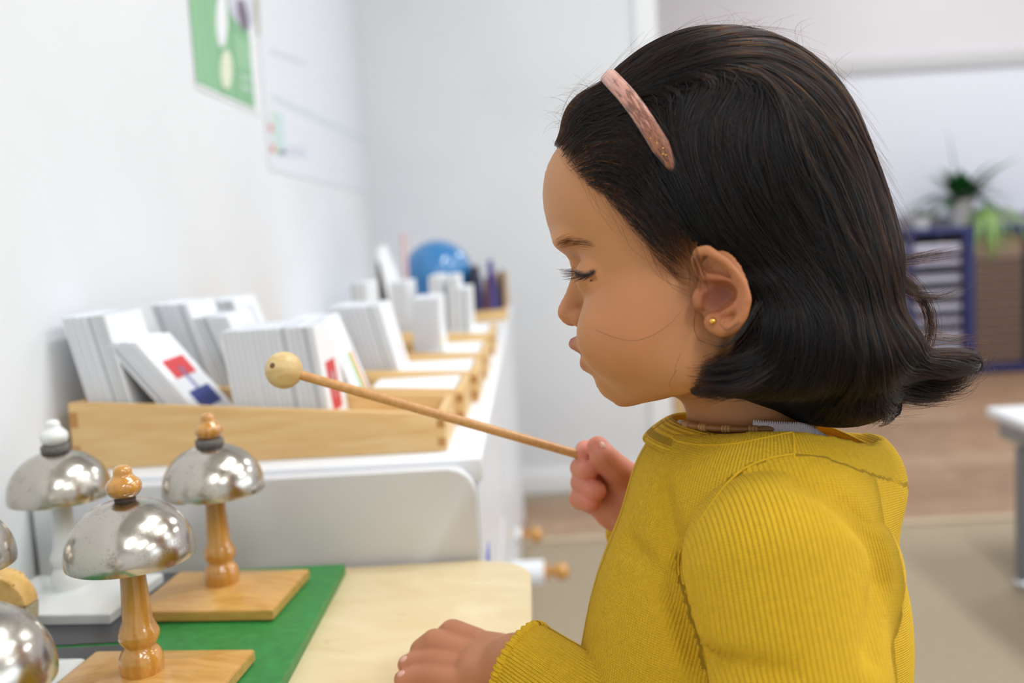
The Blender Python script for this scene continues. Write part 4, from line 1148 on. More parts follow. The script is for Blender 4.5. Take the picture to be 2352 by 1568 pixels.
sx_, sy_ = proj(V_); ins = in_poly(sx_, sy_, np.array(SEAM + [(1593,1431), (1640,1600), (2200,1600), (2200,1150), (1990,1085), (1900,1052)], float)) & (V_[:, 2] > -.54)
u_ = np.where(ins, .76*.056*np.arcsin(np.clip(((V_ - SLL[0]) @ ex_)/.056, -.999, .999)), u_)
sweater = np_mesh('sweater', cam2world(V_), Q_, KNIT_B, person, {'rib': u_, 'along': a_})
def part_of(o, parent):
    o.parent = parent; o.matrix_parent_inverse = Matrix.Identity(4); return o
V_, Q_ = sdf_mesh(sleeve_knit, (-.02, -.29, -.66), (.26, .0, -.36), .0020)
V_ = relax(V_, Q_, 2)
u1, a1_ = axis_attr(V_, SLL[0], SLL[1], .045)
u1 = .056*np.arcsin(np.clip(((V_ - SLL[0]) @ ex_)/.056, -.999, .999)); u2, a2_ = axis_attr(V_, SLL[2], SLL[3], .033)
tt = s_cap(V_, SLL[2], SLL[3], .036, .026) < s_chain(V_, SLL[:3], [.0450, .0410, .038])
slo = np_mesh('sleeve', cam2world(V_), Q_, KNIT_S, None, {'rib': np.where(tt, u2, u1), 'along': np.where(tt, a2_, a1_)}); part_of(slo, sweater)
V_, Q_ = sdf_mesh(sleeve_r, (.03, -.26, -.75), (.25, -.05, -.58), .003)
u1, a1_ = axis_attr(V_, SLR[0], SLR[1], .04)
part_of(np_mesh('sleeve', cam2world(V_), Q_, KNIT_S, None, {'rib': u1, 'along': a1_}), sweater)
# cuff rim with small scallops
e1 = np.cross(CUTN, v3(0, 0, 1)); e1 /= np.linalg.norm(e1); e2 = np.cross(CUTN, e1)
n_ = 150; m_ = 10; V_, U_ = [], []
for i in range(n_):
    th = 2*math.pi*i/n_; dr = e1*math.cos(th) + e2*math.sin(th)
    for j in range(m_):
        ph = 2*math.pi*j/m_; rr = .0021 + .0005*math.sin(th*34)
        V_.append(CUFF + dr*(.0247 + rr*.8*math.cos(ph)) + CUTN*(rr*1.3*math.sin(ph) - .0002)); U_.append(th*.025)
Q_ = np.array([(i*m_+j, ((i+1) % n_)*m_+j, ((i+1) % n_)*m_+(j+1) % m_, i*m_+(j+1) % m_) for i in range(n_) for j in range(m_)])
part_of(np_mesh('cuff', cam2world(np.array(V_)), Q_, KNIT_S, None, {'rib': U_, 'along': np.zeros(len(V_))}), sweater)
# shoulder and armhole seams as fine raised ridges
def seam(pts, fn, r):
    P_ = [hit(fn, *p) for p in pts]
    pp = np.array(P_); t0 = np.linspace(0, 1, len(pp)); t1 = np.linspace(0, 1, 60)
    from_ = np.stack([np.interp(t1, t0, pp[:, i]) for i in range(3)], 1)
    for _ in range(6): from_[1:-1] = .5*from_[1:-1] + .25*(from_[:-2] + from_[2:])
    v, f = tube_geo(cam2world(from_), r, 8)
    o = mesh('seam', v, f, KNIT_B, None, True); part_of(o, sweater)
both = lambda P: np.minimum(body_knit(P), sleeve_knit(P))
seam([(1822,995), (1824,1020), (1824,1052)], both, .0007)
seam(SEAM, both, .00065)
seam([(1530,1000), (1560,1014), (1600,1021), (1650,1022), (1700,1017), (1760,1005), (1820,992)], both, .00055)
# neck band: a soft rolled ring
n_, m_ = 140, 14; V_, U_, A_ = [], [], []
for i in range(n_):
    th = 2*math.pi*i/n_
    ax2, bx2 = v3(-.0590, .0016, 0), v3(0, -.0045, .0605)
    c = RINGC + ax2*math.cos(th) + bx2*math.sin(th) + v3(0, .0015*math.cos(2*th) - (.010*max(0, -math.cos(th))**3), 0)
    out = ax2*math.cos(th)*1.0 + bx2*math.sin(th); out /= np.linalg.norm(out)
    for j in range(m_):
        ph = 2*math.pi*j/m_
        V_.append(c + out*(.0026 + .0030*math.cos(ph) - .0080*math.sin(ph)) + v3(0, .0068*math.sin(ph), 0)); U_.append(th*.057); A_.append(ph*.006)
Q_ = np.array([(i*m_+j, i*m_+(j+1) % m_, ((i+1) % n_)*m_+(j+1) % m_, ((i+1) % n_)*m_+j) for i in range(n_) for j in range(m_)])
part_of(np_mesh('neckband', cam2world(np.array(V_)), Q_, KNIT_B, None, {'rib': A_, 'along': U_}), sweater)
# white lace edge of the undershirt inside the collar
n_ = 220; V_ = []
for i in range(n_+1):
    th = math.radians(66 + 60*i/n_)
    c = RINGC + v3(-.0490, .0012, 0)*math.cos(th) + v3(0, -.0045, .0515)*math.sin(th)
    sc = abs(math.sin(i*math.pi/5)); drop = .0125*float(sstep(np.array(math.degrees(th)), 92., 128.))
    for rr, yy in ((0, -.004), (0, .0146 - drop + .0018*sc), (-.0012, .0146 - drop + .0018*sc), (-.0012, -.004)):
        o_ = v3(-.05, 0, 0)*math.cos(th) + v3(0, 0, .05)*math.sin(th); o_ /= np.linalg.norm(o_)
        V_.append(c + o_*rr + v3(0, yy, 0))
Q_ = np.array([(i*4+j, i*4+(j+1) % 4, (i+1)*4+(j+1) % 4, (i+1)*4+j) for i in range(n_) for j in range(4)])
LACE = mat('white_lace', (226,216,224), .8)
np_mesh('undershirt_collar', cam2world(np.array(V_)), Q_, LACE, person)
# trousers and shoes below the frame
TROUS = mat('navy_trousers', (52,58,84), .8); SHOE = mat('grey_shoe', (120,116,112), .6)
hipz = .36
for s_, dy in (('near', -.05), ('far', .05)):
    bx, by = fw[0] + .0, fw[1] + dy
    v, f = tube_geo([(bx+.0, by, .43), (bx, by, .36), (bx, by, .22), (bx+.005, by, .05)], [.052, .055, .044, .036], 20)
    mesh('trouser_leg', v, f, TROUS, person, True)
    bm = bmesh.new(); bmesh.ops.create_uvsphere(bm, u_segments=20, v_segments=12, radius=1, matrix=Matrix.Translation((bx-.03, by, .0305)) @ Matrix.Diagonal((.075, .03, .0305, 1)))
    bm_obj('shoe', bm, SHOE, person, True, 180)

# ------------------------------------------------------------------ mallet
MH = K(652, 850, .640); ME = K(1352, 1050, .640)
ml = thing('mallet', tuple(cam2world(MH)), 'wooden mallet with round head held over the card boxes', 'mallet')
LWOOD = noise_mat('pale_mallet_wood', (206,172,112), (226,198,142), (14,14,40), 5, 5, .4, distort=.5)
RWOOD = noise_mat('mallet_stick_wood', (198,142,82), (212,160,98), (60,8,60), 5, 4, .4)
hw = Vector(cam2world(MH)); ew = Vector(cam2world(ME)); ax = (ew-hw).normalized()
bm = bmesh.new(); bmesh.ops.create_uvsphere(bm, u_segments=40, v_segments=28, radius=43/F*.64, matrix=Matrix.Translation(hw) @ Vector((0,0,1)).rotation_difference(ax).to_matrix().to_4x4())
ho = bm_obj('mallet_head', bm, LWOOD, ml, True, 180)
side = Vector(cam2world(K(622, 838, .628)))
dd = (side-hw).normalized()
ko = lathe('knot', [(.0002,-.0004),(.0016,-.0004),(.0018,.0003),(.0002,.0004)], mat('wood_knot', (120,84,40), .6), None, 16, tuple(hw + dd*(43/F*.64)), tuple(dd)); part_of(ko, ho)
tube('handle', [hw + ax*.006, hw + ax*.06, ew + ax*.0, ew + ax*.03], [.0031, .0031, .0030, .0030], RWOOD, ml, 20)

# ------------------------------------------------------------------ bead necklace and ear stud
nk = thing('bead_necklace', tuple(cam2world(K(1640, 980, .53))), 'brown wooden bead necklace at the collar of the sweater', 'necklace')
BEAD = mat('brown_bead', (150,102,52), .45); BEAD2 = mat('pale_bead', (176,134,80), .45)
NC = K(1716, 966, .5505); na, nbv = v3(-.0372, -.0008, 0), v3(0, -.0012, .0395)
th = 8.0; i = 0
while th < 172:
    long_ = i % 4 == 0
    c = NC + na*math.cos(math.radians(th)) + nbv*math.sin(math.radians(th))
    c2 = NC + na*math.cos(math.radians(th+1)) + nbv*math.sin(math.radians(th+1))
    axv = cam2world(c2) - cam2world(c)
    if long_: prof = smooth_prof([(.0003,-.0055),(.0014,-.0052),(.0019,-.002),(.0019,.002),(.0014,.0052),(.0003,.0055)], 1); adv = 9.0
    else: prof = smooth_prof([(.0003,-.0010),(.0019,-.0009),(.0024,0),(.0019,.0009),(.0003,.0010)], 1); adv = 3.4
    nxt = (i+1) % 4 == 0
    lathe('bead', prof, BEAD2 if not long_ else BEAD, nk, 12, tuple(cam2world(c)), tuple(axv))
    th += (9.6 if nxt or long_ else 3.3)*.72 if not (long_ or nxt) else 9.6*.98*.72 + 1.2
    i += 1
es = hit(body_sdf, 1637, 737)
er = thing('ear_stud', tuple(cam2world(es)), 'small gold ball stud in the ear lobe', 'earring')
nrm = Vector(cam2world(v3(0, 0, 0)) - cam2world(es)).normalized()
bm = bmesh.new(); bmesh.ops.create_uvsphere(bm, u_segments=20, v_segments=14, radius=.0016, matrix=Matrix.Translation(Vector(cam2world(es)) + nrm*.0012)); bm_obj('ball', bm, GOLD, er, True, 180)
lathe('setting', [(.0002,-.0006),(.0013,-.0006),(.0012,.0004),(.0002,.0004)], GOLD, er, 14, tuple(cam2world(es)), tuple(nrm))
print('sweater', time.process_time())
# ------------------------------------------------------------------ hair
def hull_lobes(Q):
    M_ = Q.copy(); M_[:, 2] = np.abs(M_[:, 2])
    d = s_ell(Q, L(1640, 428), v3(336, 348, 300))
    d = smin(d, s_ell(Q, L(1846, 640), v3(203, 300, 235)), 70)
    d = smin(d, s_ell(Q, L(1845, 812), v3(250, 138, 235)), 50)
    d = smin(d, s_ell(M_, L(1775, 790, 190), v3(160, 130, 84)), 50)
    d = smin(d, s_ell(M_, L(1668, 868, 165), v3(88, 52, 70)), 34)
    d = smin(d, s_ell(Q, L(1922, 930), v3(126, 62, 136)), 34)
    d = smin(d, s_ell(Q, L(2120, 850), v3(112, 34, 86), rotz(10)), 36)
    return d
def hull_sdf(Q):
    d = smin(skull(Q) - 7, hull_lobes(Q), 30)
    d = smin(d, s_ell(Q, L(1392, 292), v3(92, 74, 165)), 34)
    return d
def hull_cam(P): return hull_sdf(to_local(P))*HS
def grad(fn, Q, e=2.0):
    g = np.stack([fn(Q + v3(e,0,0)) - fn(Q - v3(e,0,0)), fn(Q + v3(0,e,0)) - fn(Q - v3(0,e,0)), fn(Q + v3(0,0,e)) - fn(Q - v3(0,0,e))], 1)
    return g/(np.linalg.norm(g, axis=1, keepdims=True) + 1e-9)
def on_hull(Q, off):
    for _ in range(2):
        g = grad(hull_sdf, Q); Q = Q - g*((hull_sdf(Q) - off)*.9)[:, None]
    return Q
GUIDES = [
 [(1640,200),(1595,215),(1565,250),(1557,300),(1570,370),(1600,460),(1650,560),(1720,650),(1768,720),(1770,800),(1720,870),(1650,905)],
 [(1690,195),(1640,225),(1615,280),(1620,360),(1660,460),(1740,580),(1830,680),(1868,780),(1840,880),(1780,940)],
 [(1740,195),(1700,250),(1690,330),(1720,430),(1790,540),(1880,650),(1945,750),(1955,850),(1915,925),(1870,960)],
 [(1780,195),(1775,260),(1800,350),(1850,450),(1910,560),(1970,660),(2010,760),(2045,830),(2110,870),(2190,878)],
 [(1800,190),(1840,240),(1890,330),(1940,430),(1980,540),(2015,640),(2050,730),(2100,810),(2170,850),(2230,840)],
 [(1810,180),(1880,220),(1950,310),(1995,410),(2025,510),(2045,600),(2065,690),(2095,770),(2140,820)],
 [(1290,345),(1312,300),(1350,262),(1420,240)],
 [(1300,365),(1340,325),(1400,305),(1470,310)],
 [(1330,395),(1390,380),(1450,370),(1510,390),(1560,450)],
 [(1470,330),(1490,390),(1520,440),(1570,510),(1625,570)],
 [(1400,430),(1440,455),(1490,510),(1545,575),(1600,600)],
 [(1530,380),(1560,470),(1610,550),(1670,605),(1730,670),(1760,740),(1740,810),(1680,850)],
 [(1430,190),(1480,145),(1560,108),(1660,82),(1760,75),(1860,110),(1940,200)],
 [(1455,225),(1510,190),(1570,165),(1640,140),(1740,125),(1840,150),(1920,230),(1970,320)],
 [(1600,190),(1660,175),(1740,160),(1820,180),(1880,240)],
 [(1770,760),(1722,830),(1660,872),(1590,880)],
 [(1800,830),(1740,892),(1670,912),(1600,902)],
 [(2000,700),(1990,800),(1960,900),(1930,970)],
 [(1480,240),(1520,270),(1535,330),(1560,420),(1610,520)],
]
gp, gt = [], []
for g_ in GUIDES:
    pts = np.array(g_, float); tt = np.linspace(0, 1, len(pts)); t1 = np.linspace(0, 1, len(pts)*3)
    pp = np.stack([np.interp(t1, tt, pts[:, i]) for i in range(2)], 1)
    loc = to_local(hits(hull_cam, pp, .38, .60, 40))
    loc = on_hull(loc, 0.0)
    tan = np.gradient(loc, axis=0); tan /= np.linalg.norm(tan, axis=1, keepdims=True) + 1e-9
    gp.append(loc); gt.append(tan)
gp = np.concatenate(gp); gt = np.concatenate(gt)
gp = np.concatenate([gp, gp*v3(1, 1, -1)]); gt = np.concatenate([gt, gt*v3(1, 1, -1)])
def field(Q):
    out = np.zeros_like(Q)
    for i in range(0, len(Q), 8000):
        q = Q[i:i+8000]
        d2 = (q**2).sum(1)[:, None] + (gp**2).sum(1)[None] - 2*q @ gp.T
        w = np.exp(-d2/(2*42.0**2)) + 1e-4*np.exp(-d2/(2*130.0**2)) + 1e-12
        out[i:i+8000] = (w @ gt)/w.sum(1, keepdims=True)
    return out/(np.linalg.norm(out, axis=1, keepdims=True) + 1e-9)
FACE = np.array([(1150,330),(1288,338),(1326,396),(1395,452),(1445,512),(1492,566),(1535,618),(1560,640),(1585,605),(1604,562),(1645,582),(1722,655),(1738,700),(1722,765),(1690,800),(1625,815),(1588,850),(1570,880),(1570,980),(1150,1000)], float)
def face_test(Q, shift=0.0):
    A = Q.copy(); A[:, 2] = np.abs(A[:, 2])
    x, y = proj(from_local(A)); return in_poly(x + shift, y - shift*.3, FACE)
# under-shell: opaque dark mass a few millimetres below the strands
def shell_fn(P):
    return hull_sdf(to_local(P))*HS + .0026
hv, hq = sdf_mesh(shell_fn, (.0, -.08, -.66), (.26, .19, -.40), .0028)
hl_ = to_local(hv)
SHELLX = np.array([(1150,100),(1380,150),(1440,205),(1490,275),(1512,345),(1520,430),(1556,528),(1612,578),(1735,655),(1752,700),(1735,770),(1700,815),(1672,835),(1652,852),(1642,880),(1640,980),(1150,1000)], float)
A_ = hl_.copy(); A_[:, 2] = np.abs(A_[:, 2]); _x1, _y1 = proj(from_local(A_))
keepv = ~in_poly(_x1, _y1, SHELLX)
hq2 = hq[keepv[hq].all(1)]
HAIRM = mat('hair_mass', (9,8,8), .6, spec=.2)
hv = relax(hv, hq, 2)
shell = np_mesh('hair', cam2world(hv), hq2, HAIRM, person)

def strand_mat(name, melanin, rough=.28):
    m = bpy.data.materials.new(name); m.use_nodes = True; nt = m.node_tree; nt.nodes.clear()
    o = nt.nodes.new('ShaderNodeOutputMaterial'); h = nt.nodes.new('ShaderNodeBsdfHairPrincipled')
    h.model = 'CHIANG'; h.parametrization = 'MELANIN'
    h.inputs['Melanin'].default_value = melanin; h.inputs['Melanin Redness'].default_value = .4
    h.inputs['Roughness'].default_value = rough; h.inputs['Radial Roughness'].default_value = .4
    h.inputs['Random Color'].default_value = .25; h.inputs['Random Roughness'].default_value = .2
    h.inputs['IOR'].default_value = 1.4
    nt.links.new(h.outputs[0], o.inputs[0]); return m
HSTR = strand_mat('hair_strands', 1.0, .24)
HFINE = strand_mat('fine_hair', .86, .35)
def hair_obj(name, strands, radii, m, parent, kind='stuff'):
    """strands: list of (n,3) world points"""
    cu = bpy.data.hair_curves.new(name); cu.add_curves([len(s) for s in strands])
    pts = np.concatenate(strands).astype(np.float32)
    cu.attributes['position'].data.foreach_set('vector', pts.ravel())
    at = cu.attributes.get('radius') or cu.attributes.new('radius', 'FLOAT', 'POINT')
    rr = np.concatenate([r*(1 - .75*np.linspace(0, 1, len(s))**3) for s, r in zip(strands, radii)])
    at.data.foreach_set('value', rr.astype(np.float32))
    cu.materials.append(m)
    o = bpy.data.objects.new(name, cu); COL.objects.link(o)
    o.parent = parent
    if parent is person: o.matrix_parent_inverse = Matrix.Translation(-Vector(person['_loc']))
    if kind: o['kind'] = kind
    return o
hr = np.random.default_rng(11)
hqs = hq[(~face_test(hl_, 0.0))[hq].all(1)]
fq = hv[hqs]; cen = fq.mean(1)
ar = np.linalg.norm(np.cross(fq[:, 1]-fq[:, 0], fq[:, 3]-fq[:, 0]), axis=1)
nearw = np.where(to_local(cen)[:, 2] > -40, 1.0, .42)
_cx, _cy = proj(from_local(to_local(cen)*np.where(to_local(cen)[:, 2:3] < 0, v3(1, 1, -1), v3(1, 1, 1))))
nearw = nearw*np.where(in_poly(_cx, _cy, SHELLX), .9, 1.0)
def grow(nst, back, fwd, step, off_lo, off_hi, wob, fly=0.0, shift_rng=(-6, 16), pick=None):
    p = ar*nearw*(pick if pick is not None else 1.0); p = p/p.sum()
    idx = hr.choice(len(cen), nst, p=p)
    Q0 = to_local(cen[idx] + hr.normal(0, .0012, (nst, 3)))
    off = hr.uniform(off_lo, off_hi, nst)
    Q0 = on_hull(Q0, off)
    sh = hr.uniform(*shift_rng, nst)
    lat = hr.normal(0, 1, (nst, 3))
    def trace(Q, n, sg):
        out = [Q]; wv = np.zeros_like(Q); al = np.ones(len(Q), bool); alive = [al.copy()]
        for k in range(n):
            d = field(Q)*sg
            wv = .8*wv + hr.normal(0, 1, Q.shape)*wob + lat*wob*.35
            d = d + wv
            g = grad(hull_sdf, Q); d = d - g*(d*g).sum(1, keepdims=True)
            d /= np.linalg.norm(d, axis=1, keepdims=True) + 1e-9
            st = step
            Qn = Q + d*st
            Qn = on_hull(Qn, off + (fly*(k+1)/n if sg > 0 else 0))
            fin = face_test(Qn + 0, 0) if False else None
            A = Qn.copy(); A[:, 2] = np.abs(A[:, 2]); x, y = proj(from_local(A))
            bad = in_poly(x + sh, y, FACE)
            gy = grad(hull_sdf, Qn)[:, 1]
            bad |= (gy < -.82) & (y > 860)
            al = al & ~bad; alive.append(al.copy()); out.append(Qn); Q = Qn
        return np.stack(out, 1), np.stack(alive, 1)
    f_, fa = trace(Q0, fwd, 1.0); b_, ba = trace(Q0, back, -1.0)
    res = []
    for i in range(nst):
        nf = int(fa[i].sum()); nb_ = int(ba[i].sum())
        nf = max(2, nf - hr.integers(0, 3)) if nf > 4 else nf
        s = np.concatenate([b_[i, 1:nb_][::-1], f_[i, :nf]])
        if len(s) >= 4: res.append(s)
    return res
strands = []
strands += grow(15000, 5, 6, 26, -9, 3, .05)
strands += grow(2600, 4, 7, 26, 2, 7, .10)
# locks: bundles that share one path and draw together towards the tip
upper = np.where(proj(cen)[1] < 640, 1.0, .25)*np.where(in_poly(_cx, _cy, SHELLX), .12, 1.0)
for s in grow(640, 1, 22, 24, -2, 5, .035, pick=upper):
    n = len(s); t = np.linspace(0, 1, n)[:, None]; gn = grad(hull_sdf, s)
    for k in range(15):
        o = hr.normal(0, 1, 3)*v3(13, 13, 6); o2 = hr.normal(0, 1, 3)*v3(6, 6, 3)
        q = s + o*(1 - .7*t) + o2*np.sin(t*hr.uniform(2, 5) + hr.uniform(0, 6))*.6
        dq = q - s; dt = dq - gn*(dq*gn).sum(1, keepdims=True); lat2 = np.clip((dt**2).sum(1, keepdims=True)/18.0**2, 0, 1.6)
        q = s + dt + gn*(7*(1 - lat2)*np.sin(np.pi*np.clip(t*1.1, 0, 1))**.5 + hr.normal(0, .8))
        strands.append(q[:max(5, n - int(hr.integers(0, 4)))])
W_ = [cam2world(from_local(s)) for s in strands]
rad = hr.uniform(.00007, .000125, len(W_))
hair_obj('hair_strands', W_, rad, HSTR, shell)
fly = grow(420, 2, 8, 24, 2, 6, .16, fly=38)
W_ = [cam2world(from_local(s)) for s in fly]
hair_obj('stray_hairs', W_, np.full(len(W_), .000045), HFINE, shell)
print('hair', time.process_time(), len(strands))

# fine baby hair and wisps along the hairline, flicked ends, lashes and brows
def px_strand(pts, surf, lift=0.0, n=14, jit=0.0):
    pts = np.array(pts, float); tt = np.linspace(0, 1, len(pts)); t1 = np.linspace(0, 1, n)
    # smooth curve through the points
    pp = np.stack([np.interp(t1, tt, pts[:, i]) for i in range(2)], 1)
    for _ in range(3): pp[1:-1] = .5*pp[1:-1] + .25*(pp[:-2] + pp[2:])
    return pp
def place(list2d, surf, lift=0.0):
    P_ = hits(surf, np.concatenate(list2d), .38, .62, 40)
    vdir = -P_/np.linalg.norm(P_, axis=1, keepdims=True)
    P_ = P_ + vdir*(lift*.0001 + .0004)
    return np.split(P_, np.cumsum([len(q) for q in list2d])[:-1])
bodyhull = lambda P: np.minimum(body_sdf(P), hull_cam(P))
wis = []
for base in [[(1330,395),(1345,430),(1352,470),(1380,500),(1410,520)], [(1395,450),(1420,500),(1440,530),(1470,540)], [(1440,505),(1460,560),(1500,590),(1540,600)], [(1500,575),(1520,620),(1560,640),(1600,655)],
             [(1540,610),(1548,640),(1580,660),(1605,670)], [(1370,430),(1380,470),(1400,510),(1440,535)], [(1470,540),(1490,600),(1530,640),(1590,668)], [(1370,765),(1420,790),(1480,790),(1540,760),(1580,710)],
             [(1600,720),(1590,760),(1600,790),(1640,800)], [(1660,715),(1650,745),(1668,760)], [(1560,830),(1545,860),(1550,880)], [(1300,345),(1320,390),(1335,420)], [(1420,470),(1450,540),(1500,600),(1550,630)], [(1345,400),(1358,440),(1375,470)]]:
    for k in range(1 if base[0][0] in (1370,) and base[0][1] == 765 else 2):
        j = hr.normal(0, 9, 2)
        b = [(x + j[0] + hr.normal(0, 3), y + j[1] + hr.normal(0, 3)) for x, y in base]
        wis.append(px_strand(b, bodyhull))
for k in range(150):      # short hairs that soften the hairline
    t = hr.uniform(0, 1); i0 = hr.integers(1, 7); a, b = FACE[i0], FACE[i0+1]
    p = a + (b-a)*t + hr.normal(0, 5, 2); ang = math.radians(hr.uniform(20, 75)); Ln = hr.uniform(22, 60)
    wis.append(px_strand([p - np.array([20, 26]), p, p + .6*Ln*np.array([math.cos(ang), math.sin(ang)]), p + Ln*np.array([math.cos(ang-.5), math.sin(ang-.5)])], bodyhull, n=7))
for k in range(110):     # side lock in front of the ear
    t = hr.uniform(0, 1); x0 = 1480 + 120*t + hr.normal(0, 6); y0 = 540 + 45*t + hr.normal(0, 8)
    wis.append(px_strand([(x0, y0-30), (x0+12, y0+20), (x0+20+10*t, y0+55), (x0+30+hr.normal(0, 8), y0+70+hr.uniform(-25, 25))], bodyhull, n=7))
wis = place(wis, bodyhull)
hair_obj('hairline_wisps', [cam2world(s) for s in wis], np.full(len(wis), .000045), HFINE, shell)
def flick(pts, dep, spread, n_, taper=.6, fray=.8):
    """bundle of free strands through measured points at given distances"""
    out = []
    pts = np.array([K(x, y, d) for (x, y), d in zip(pts, dep)]); tt = np.linspace(0, 1, len(pts)); t1 = np.linspace(0, 1, 16)
    c = np.stack([np.interp(t1, tt, pts[:, i]) for i in range(3)], 1)
    for _ in range(4): c[1:-1] = .5*c[1:-1] + .25*(c[:-2] + c[2:])
    for k in range(n_):
        o = hr.normal(0, 1, 3)*spread; o2 = hr.normal(0, 1, 3)*spread*fray
        w = (1 - taper*t1)[:, None]; m = int(hr.integers(10, 17))
        out.append((c + o*w + o2*(t1**1.5)[:, None])[:m])
    return out
fl = []
fl += flick([(2000,560),(2050,600),(2120,590),(2215,575)], [.53,.53,.53,.53], .0022, 60)
fl += flick([(2020,600),(2080,640),(2130,690),(2145,760),(2120,830),(2060,880)], [.53,.53,.53,.53,.53,.53], .0022, 90)
fl += flick([(2040,640),(2100,680),(2160,685),(2225,655)], [.525,.525,.525,.53], .0018, 50)
fl += flick([(1960,800),(2060,870),(2150,890),(2215,870),(2235,810)], [.52,.52,.52,.52,.525], .0045, 420)
fl += flick([(1960,850),(2060,895),(2140,905),(2200,885)], [.51,.515,.52,.525], .0042, 300)
fl += flick([(1960,860),(2050,905),(2130,915),(2185,905)], [.50,.51,.52,.52], .0030, 140)
fl += flick([(1900,900),(1960,950),(2040,960),(2130,960)], [.51,.515,.52,.525], .0022, 16)
fl += flick([(2080,780),(2140,770),(2190,780),(2230,770)], [.53,.53,.53,.53], .0025, 20)
for (y0, y1, n_) in ((838, 845, 120), (862, 872, 150), (880, 890, 150), (895, 908, 120), (850, 880, 90), (905, 920, 60)):
    fl += flick([(1790,y0-70), (1730,y0-22), (1665,y0), (1605,y1)], [.47,.468,.466,.466], .0024, n_, .82)
for k in range(34):      # pointed tips lying forward over the jaw
    y1 = hr.uniform(832, 908); x1 = hr.uniform(1570, 1648); dd_ = hr.uniform(-.003, .002)
    fl += flick([(1780,y1-62), (1720,y1-16), (1665,y1), (x1,y1+hr.uniform(-10, 14))], [.468+dd_,.465+dd_,.463+dd_,.464+dd_], .0017, 16, .97, .12)
for k in range(16):      # pointed tips of the flicked ends at the back
    y1 = hr.uniform(800, 905); x1 = hr.uniform(2130, 2245)
    fl += flick([(1990,y1-60), (2060,y1+4), (2120,y1+12), (x1,y1-hr.uniform(-6, 34))], [.515,.515,.52,.525], .0022, 18, .97, .15)
fl += flick([(1740,700),(1700,770),(1660,800),(1590,775)], [.462,.458,.455,.458], .0010, 22)
fl += flick([(1700,740),(1672,760),(1655,745)], [.456,.452,.452], .0007, 5)
hair_obj('loose_locks', [cam2world(s) for s in fl], hr.uniform(.00007, .00012, len(fl)), HSTR, shell)
# free hairs over the crown and the forehead
st = []
for k in range(46):
    x0 = hr.uniform(1420, 1980); y0 = np.interp(x0, [1400,1480,1600,1720,1800,1900,1960,2010], [205,125,85,58,65,125,205,300])
    a0 = hr.uniform(-2.4, -.7); ln = hr.uniform(50, 150); cv = hr.uniform(-1.6, 1.6)
    p = [(x0 - 20*math.cos(a0), y0 - 20*math.sin(a0) + 14)]; a = a0; x, y = x0, y0
    for s in range(6):
        p.append((x, y)); x += ln/6*math.cos(a); y += ln/6*math.sin(a)*.6; a += cv/6*1.6
    st += flick(p, [.53]*len(p), .0002, 1, .2)
for k in range(60):
    x0 = hr.uniform(1296, 1400); y0 = np.interp(x0, [1290,1320,1360,1400], [330,262,222,206]) + 10
    cv = hr.uniform(-3.2, -1.2); a = hr.uniform(-2.6, -1.6); ln = hr.uniform(40, 120); p = []; x, y = x0, y0
    for s in range(7): p.append((x, y)); x += ln/6*math.cos(a); y += ln/6*math.sin(a); a += cv/6
    st += flick(p, [.53 - hr.uniform(-.01, .02)]*len(p), .0002, 1, .2)
hair_obj('flyaway_hairs', [cam2world(s) for s in st], np.full(len(st), .00004), HFINE, shell)
# lashes
la = []
for k in range(44):
    t = k/43*(len(LASH)-1); i0 = min(int(t), len(LASH)-2); r0 = LASH[i0] + (LASH[i0+1]-LASH[i0])*(t-i0) + hr.normal(0, .8, 3)
    u_t = k/43; ln = np.interp(u_t, [0,.5,1], [24,32,22])*hr.uniform(.8, 1.15)
    ang = np.interp(u_t, [0,.4,.75,1], [186,214,236,250]) + hr.normal(0, 6)
    out = np.array([math.cos(math.radians(ang)), math.sin(math.radians(ang))*.8, .35]); out /= np.linalg.norm(out)
    s = [r0 + out*ln*q + np.array([-1, .6, 0])*ln*.30*q*q for q in np.linspace(-.06, 1, 7)]
    for mm in (1, -1): la.append(cam2world(from_local(np.array(s)*v3(1, 1, mm))))
hair_obj('eyelashes', la, np.full(len(la), .0001), HSTR, person)
br = []
for k in range(150):
    t = hr.uniform(0, 1); zb_ = np.interp(t, [0, 1], [30, 150])
    px_, py_ = np.interp(t, [0,.5,1], [1276,1302,1345]), np.interp(t, [0,.5,1], [562,553,562]) + hr.normal(0, 8*(1-.4*t))
    s = px_strand([(px_, py_), (px_ + 8 + 6*t, py_ - 7 + 9*t), (px_ + 18 + 6*t, py_ - 9 + 14*t)], body_sdf, n=5)
    br.append(s)
br0 = place(br, body_sdf); br = []
for s in br0:
    br.append(cam2world(s)); br.append(cam2world(from_local(to_local(s)*v3(1, 1, -1))))
hair_obj('eyebrows', br, np.full(len(br), .00003), HFINE, person)

# ------------------------------------------------------------------ headband
bandp = [(1412,194,0), (1424,203,1), (1447,228,1), (1474,264,1), (1502,308,1), (1526,348,1), (1545,384,1), (1558,418,1)]
cl = []
for x, y, s in bandp:
    if s == 0: cl.append(L(x, y, 0))
    else: cl.append(to_local(hit(hull_cam, x, y, .38, .60, 40)[None])[0])
cl = np.array(cl)
cl[1:] = on_hull(cl[1:], 4.0)
fullc = np.concatenate([(cl*v3(1, 1, -1))[::-1][:-1], cl])
tt = np.linspace(0, 1, len(fullc)); t1 = np.linspace(0, 1, 120)
fc = np.stack([np.interp(t1, tt, fullc[:, i]) for i in range(3)], 1)
for _ in range(10): fc[1:-1] = .5*fc[1:-1] + .25*(fc[:-2] + fc[2:])
gN = grad(hull_sdf, fc); fc = on_hull(fc, 10.0)
tn = np.gradient(fc, axis=0); tn /= np.linalg.norm(tn, axis=1, keepdims=True)
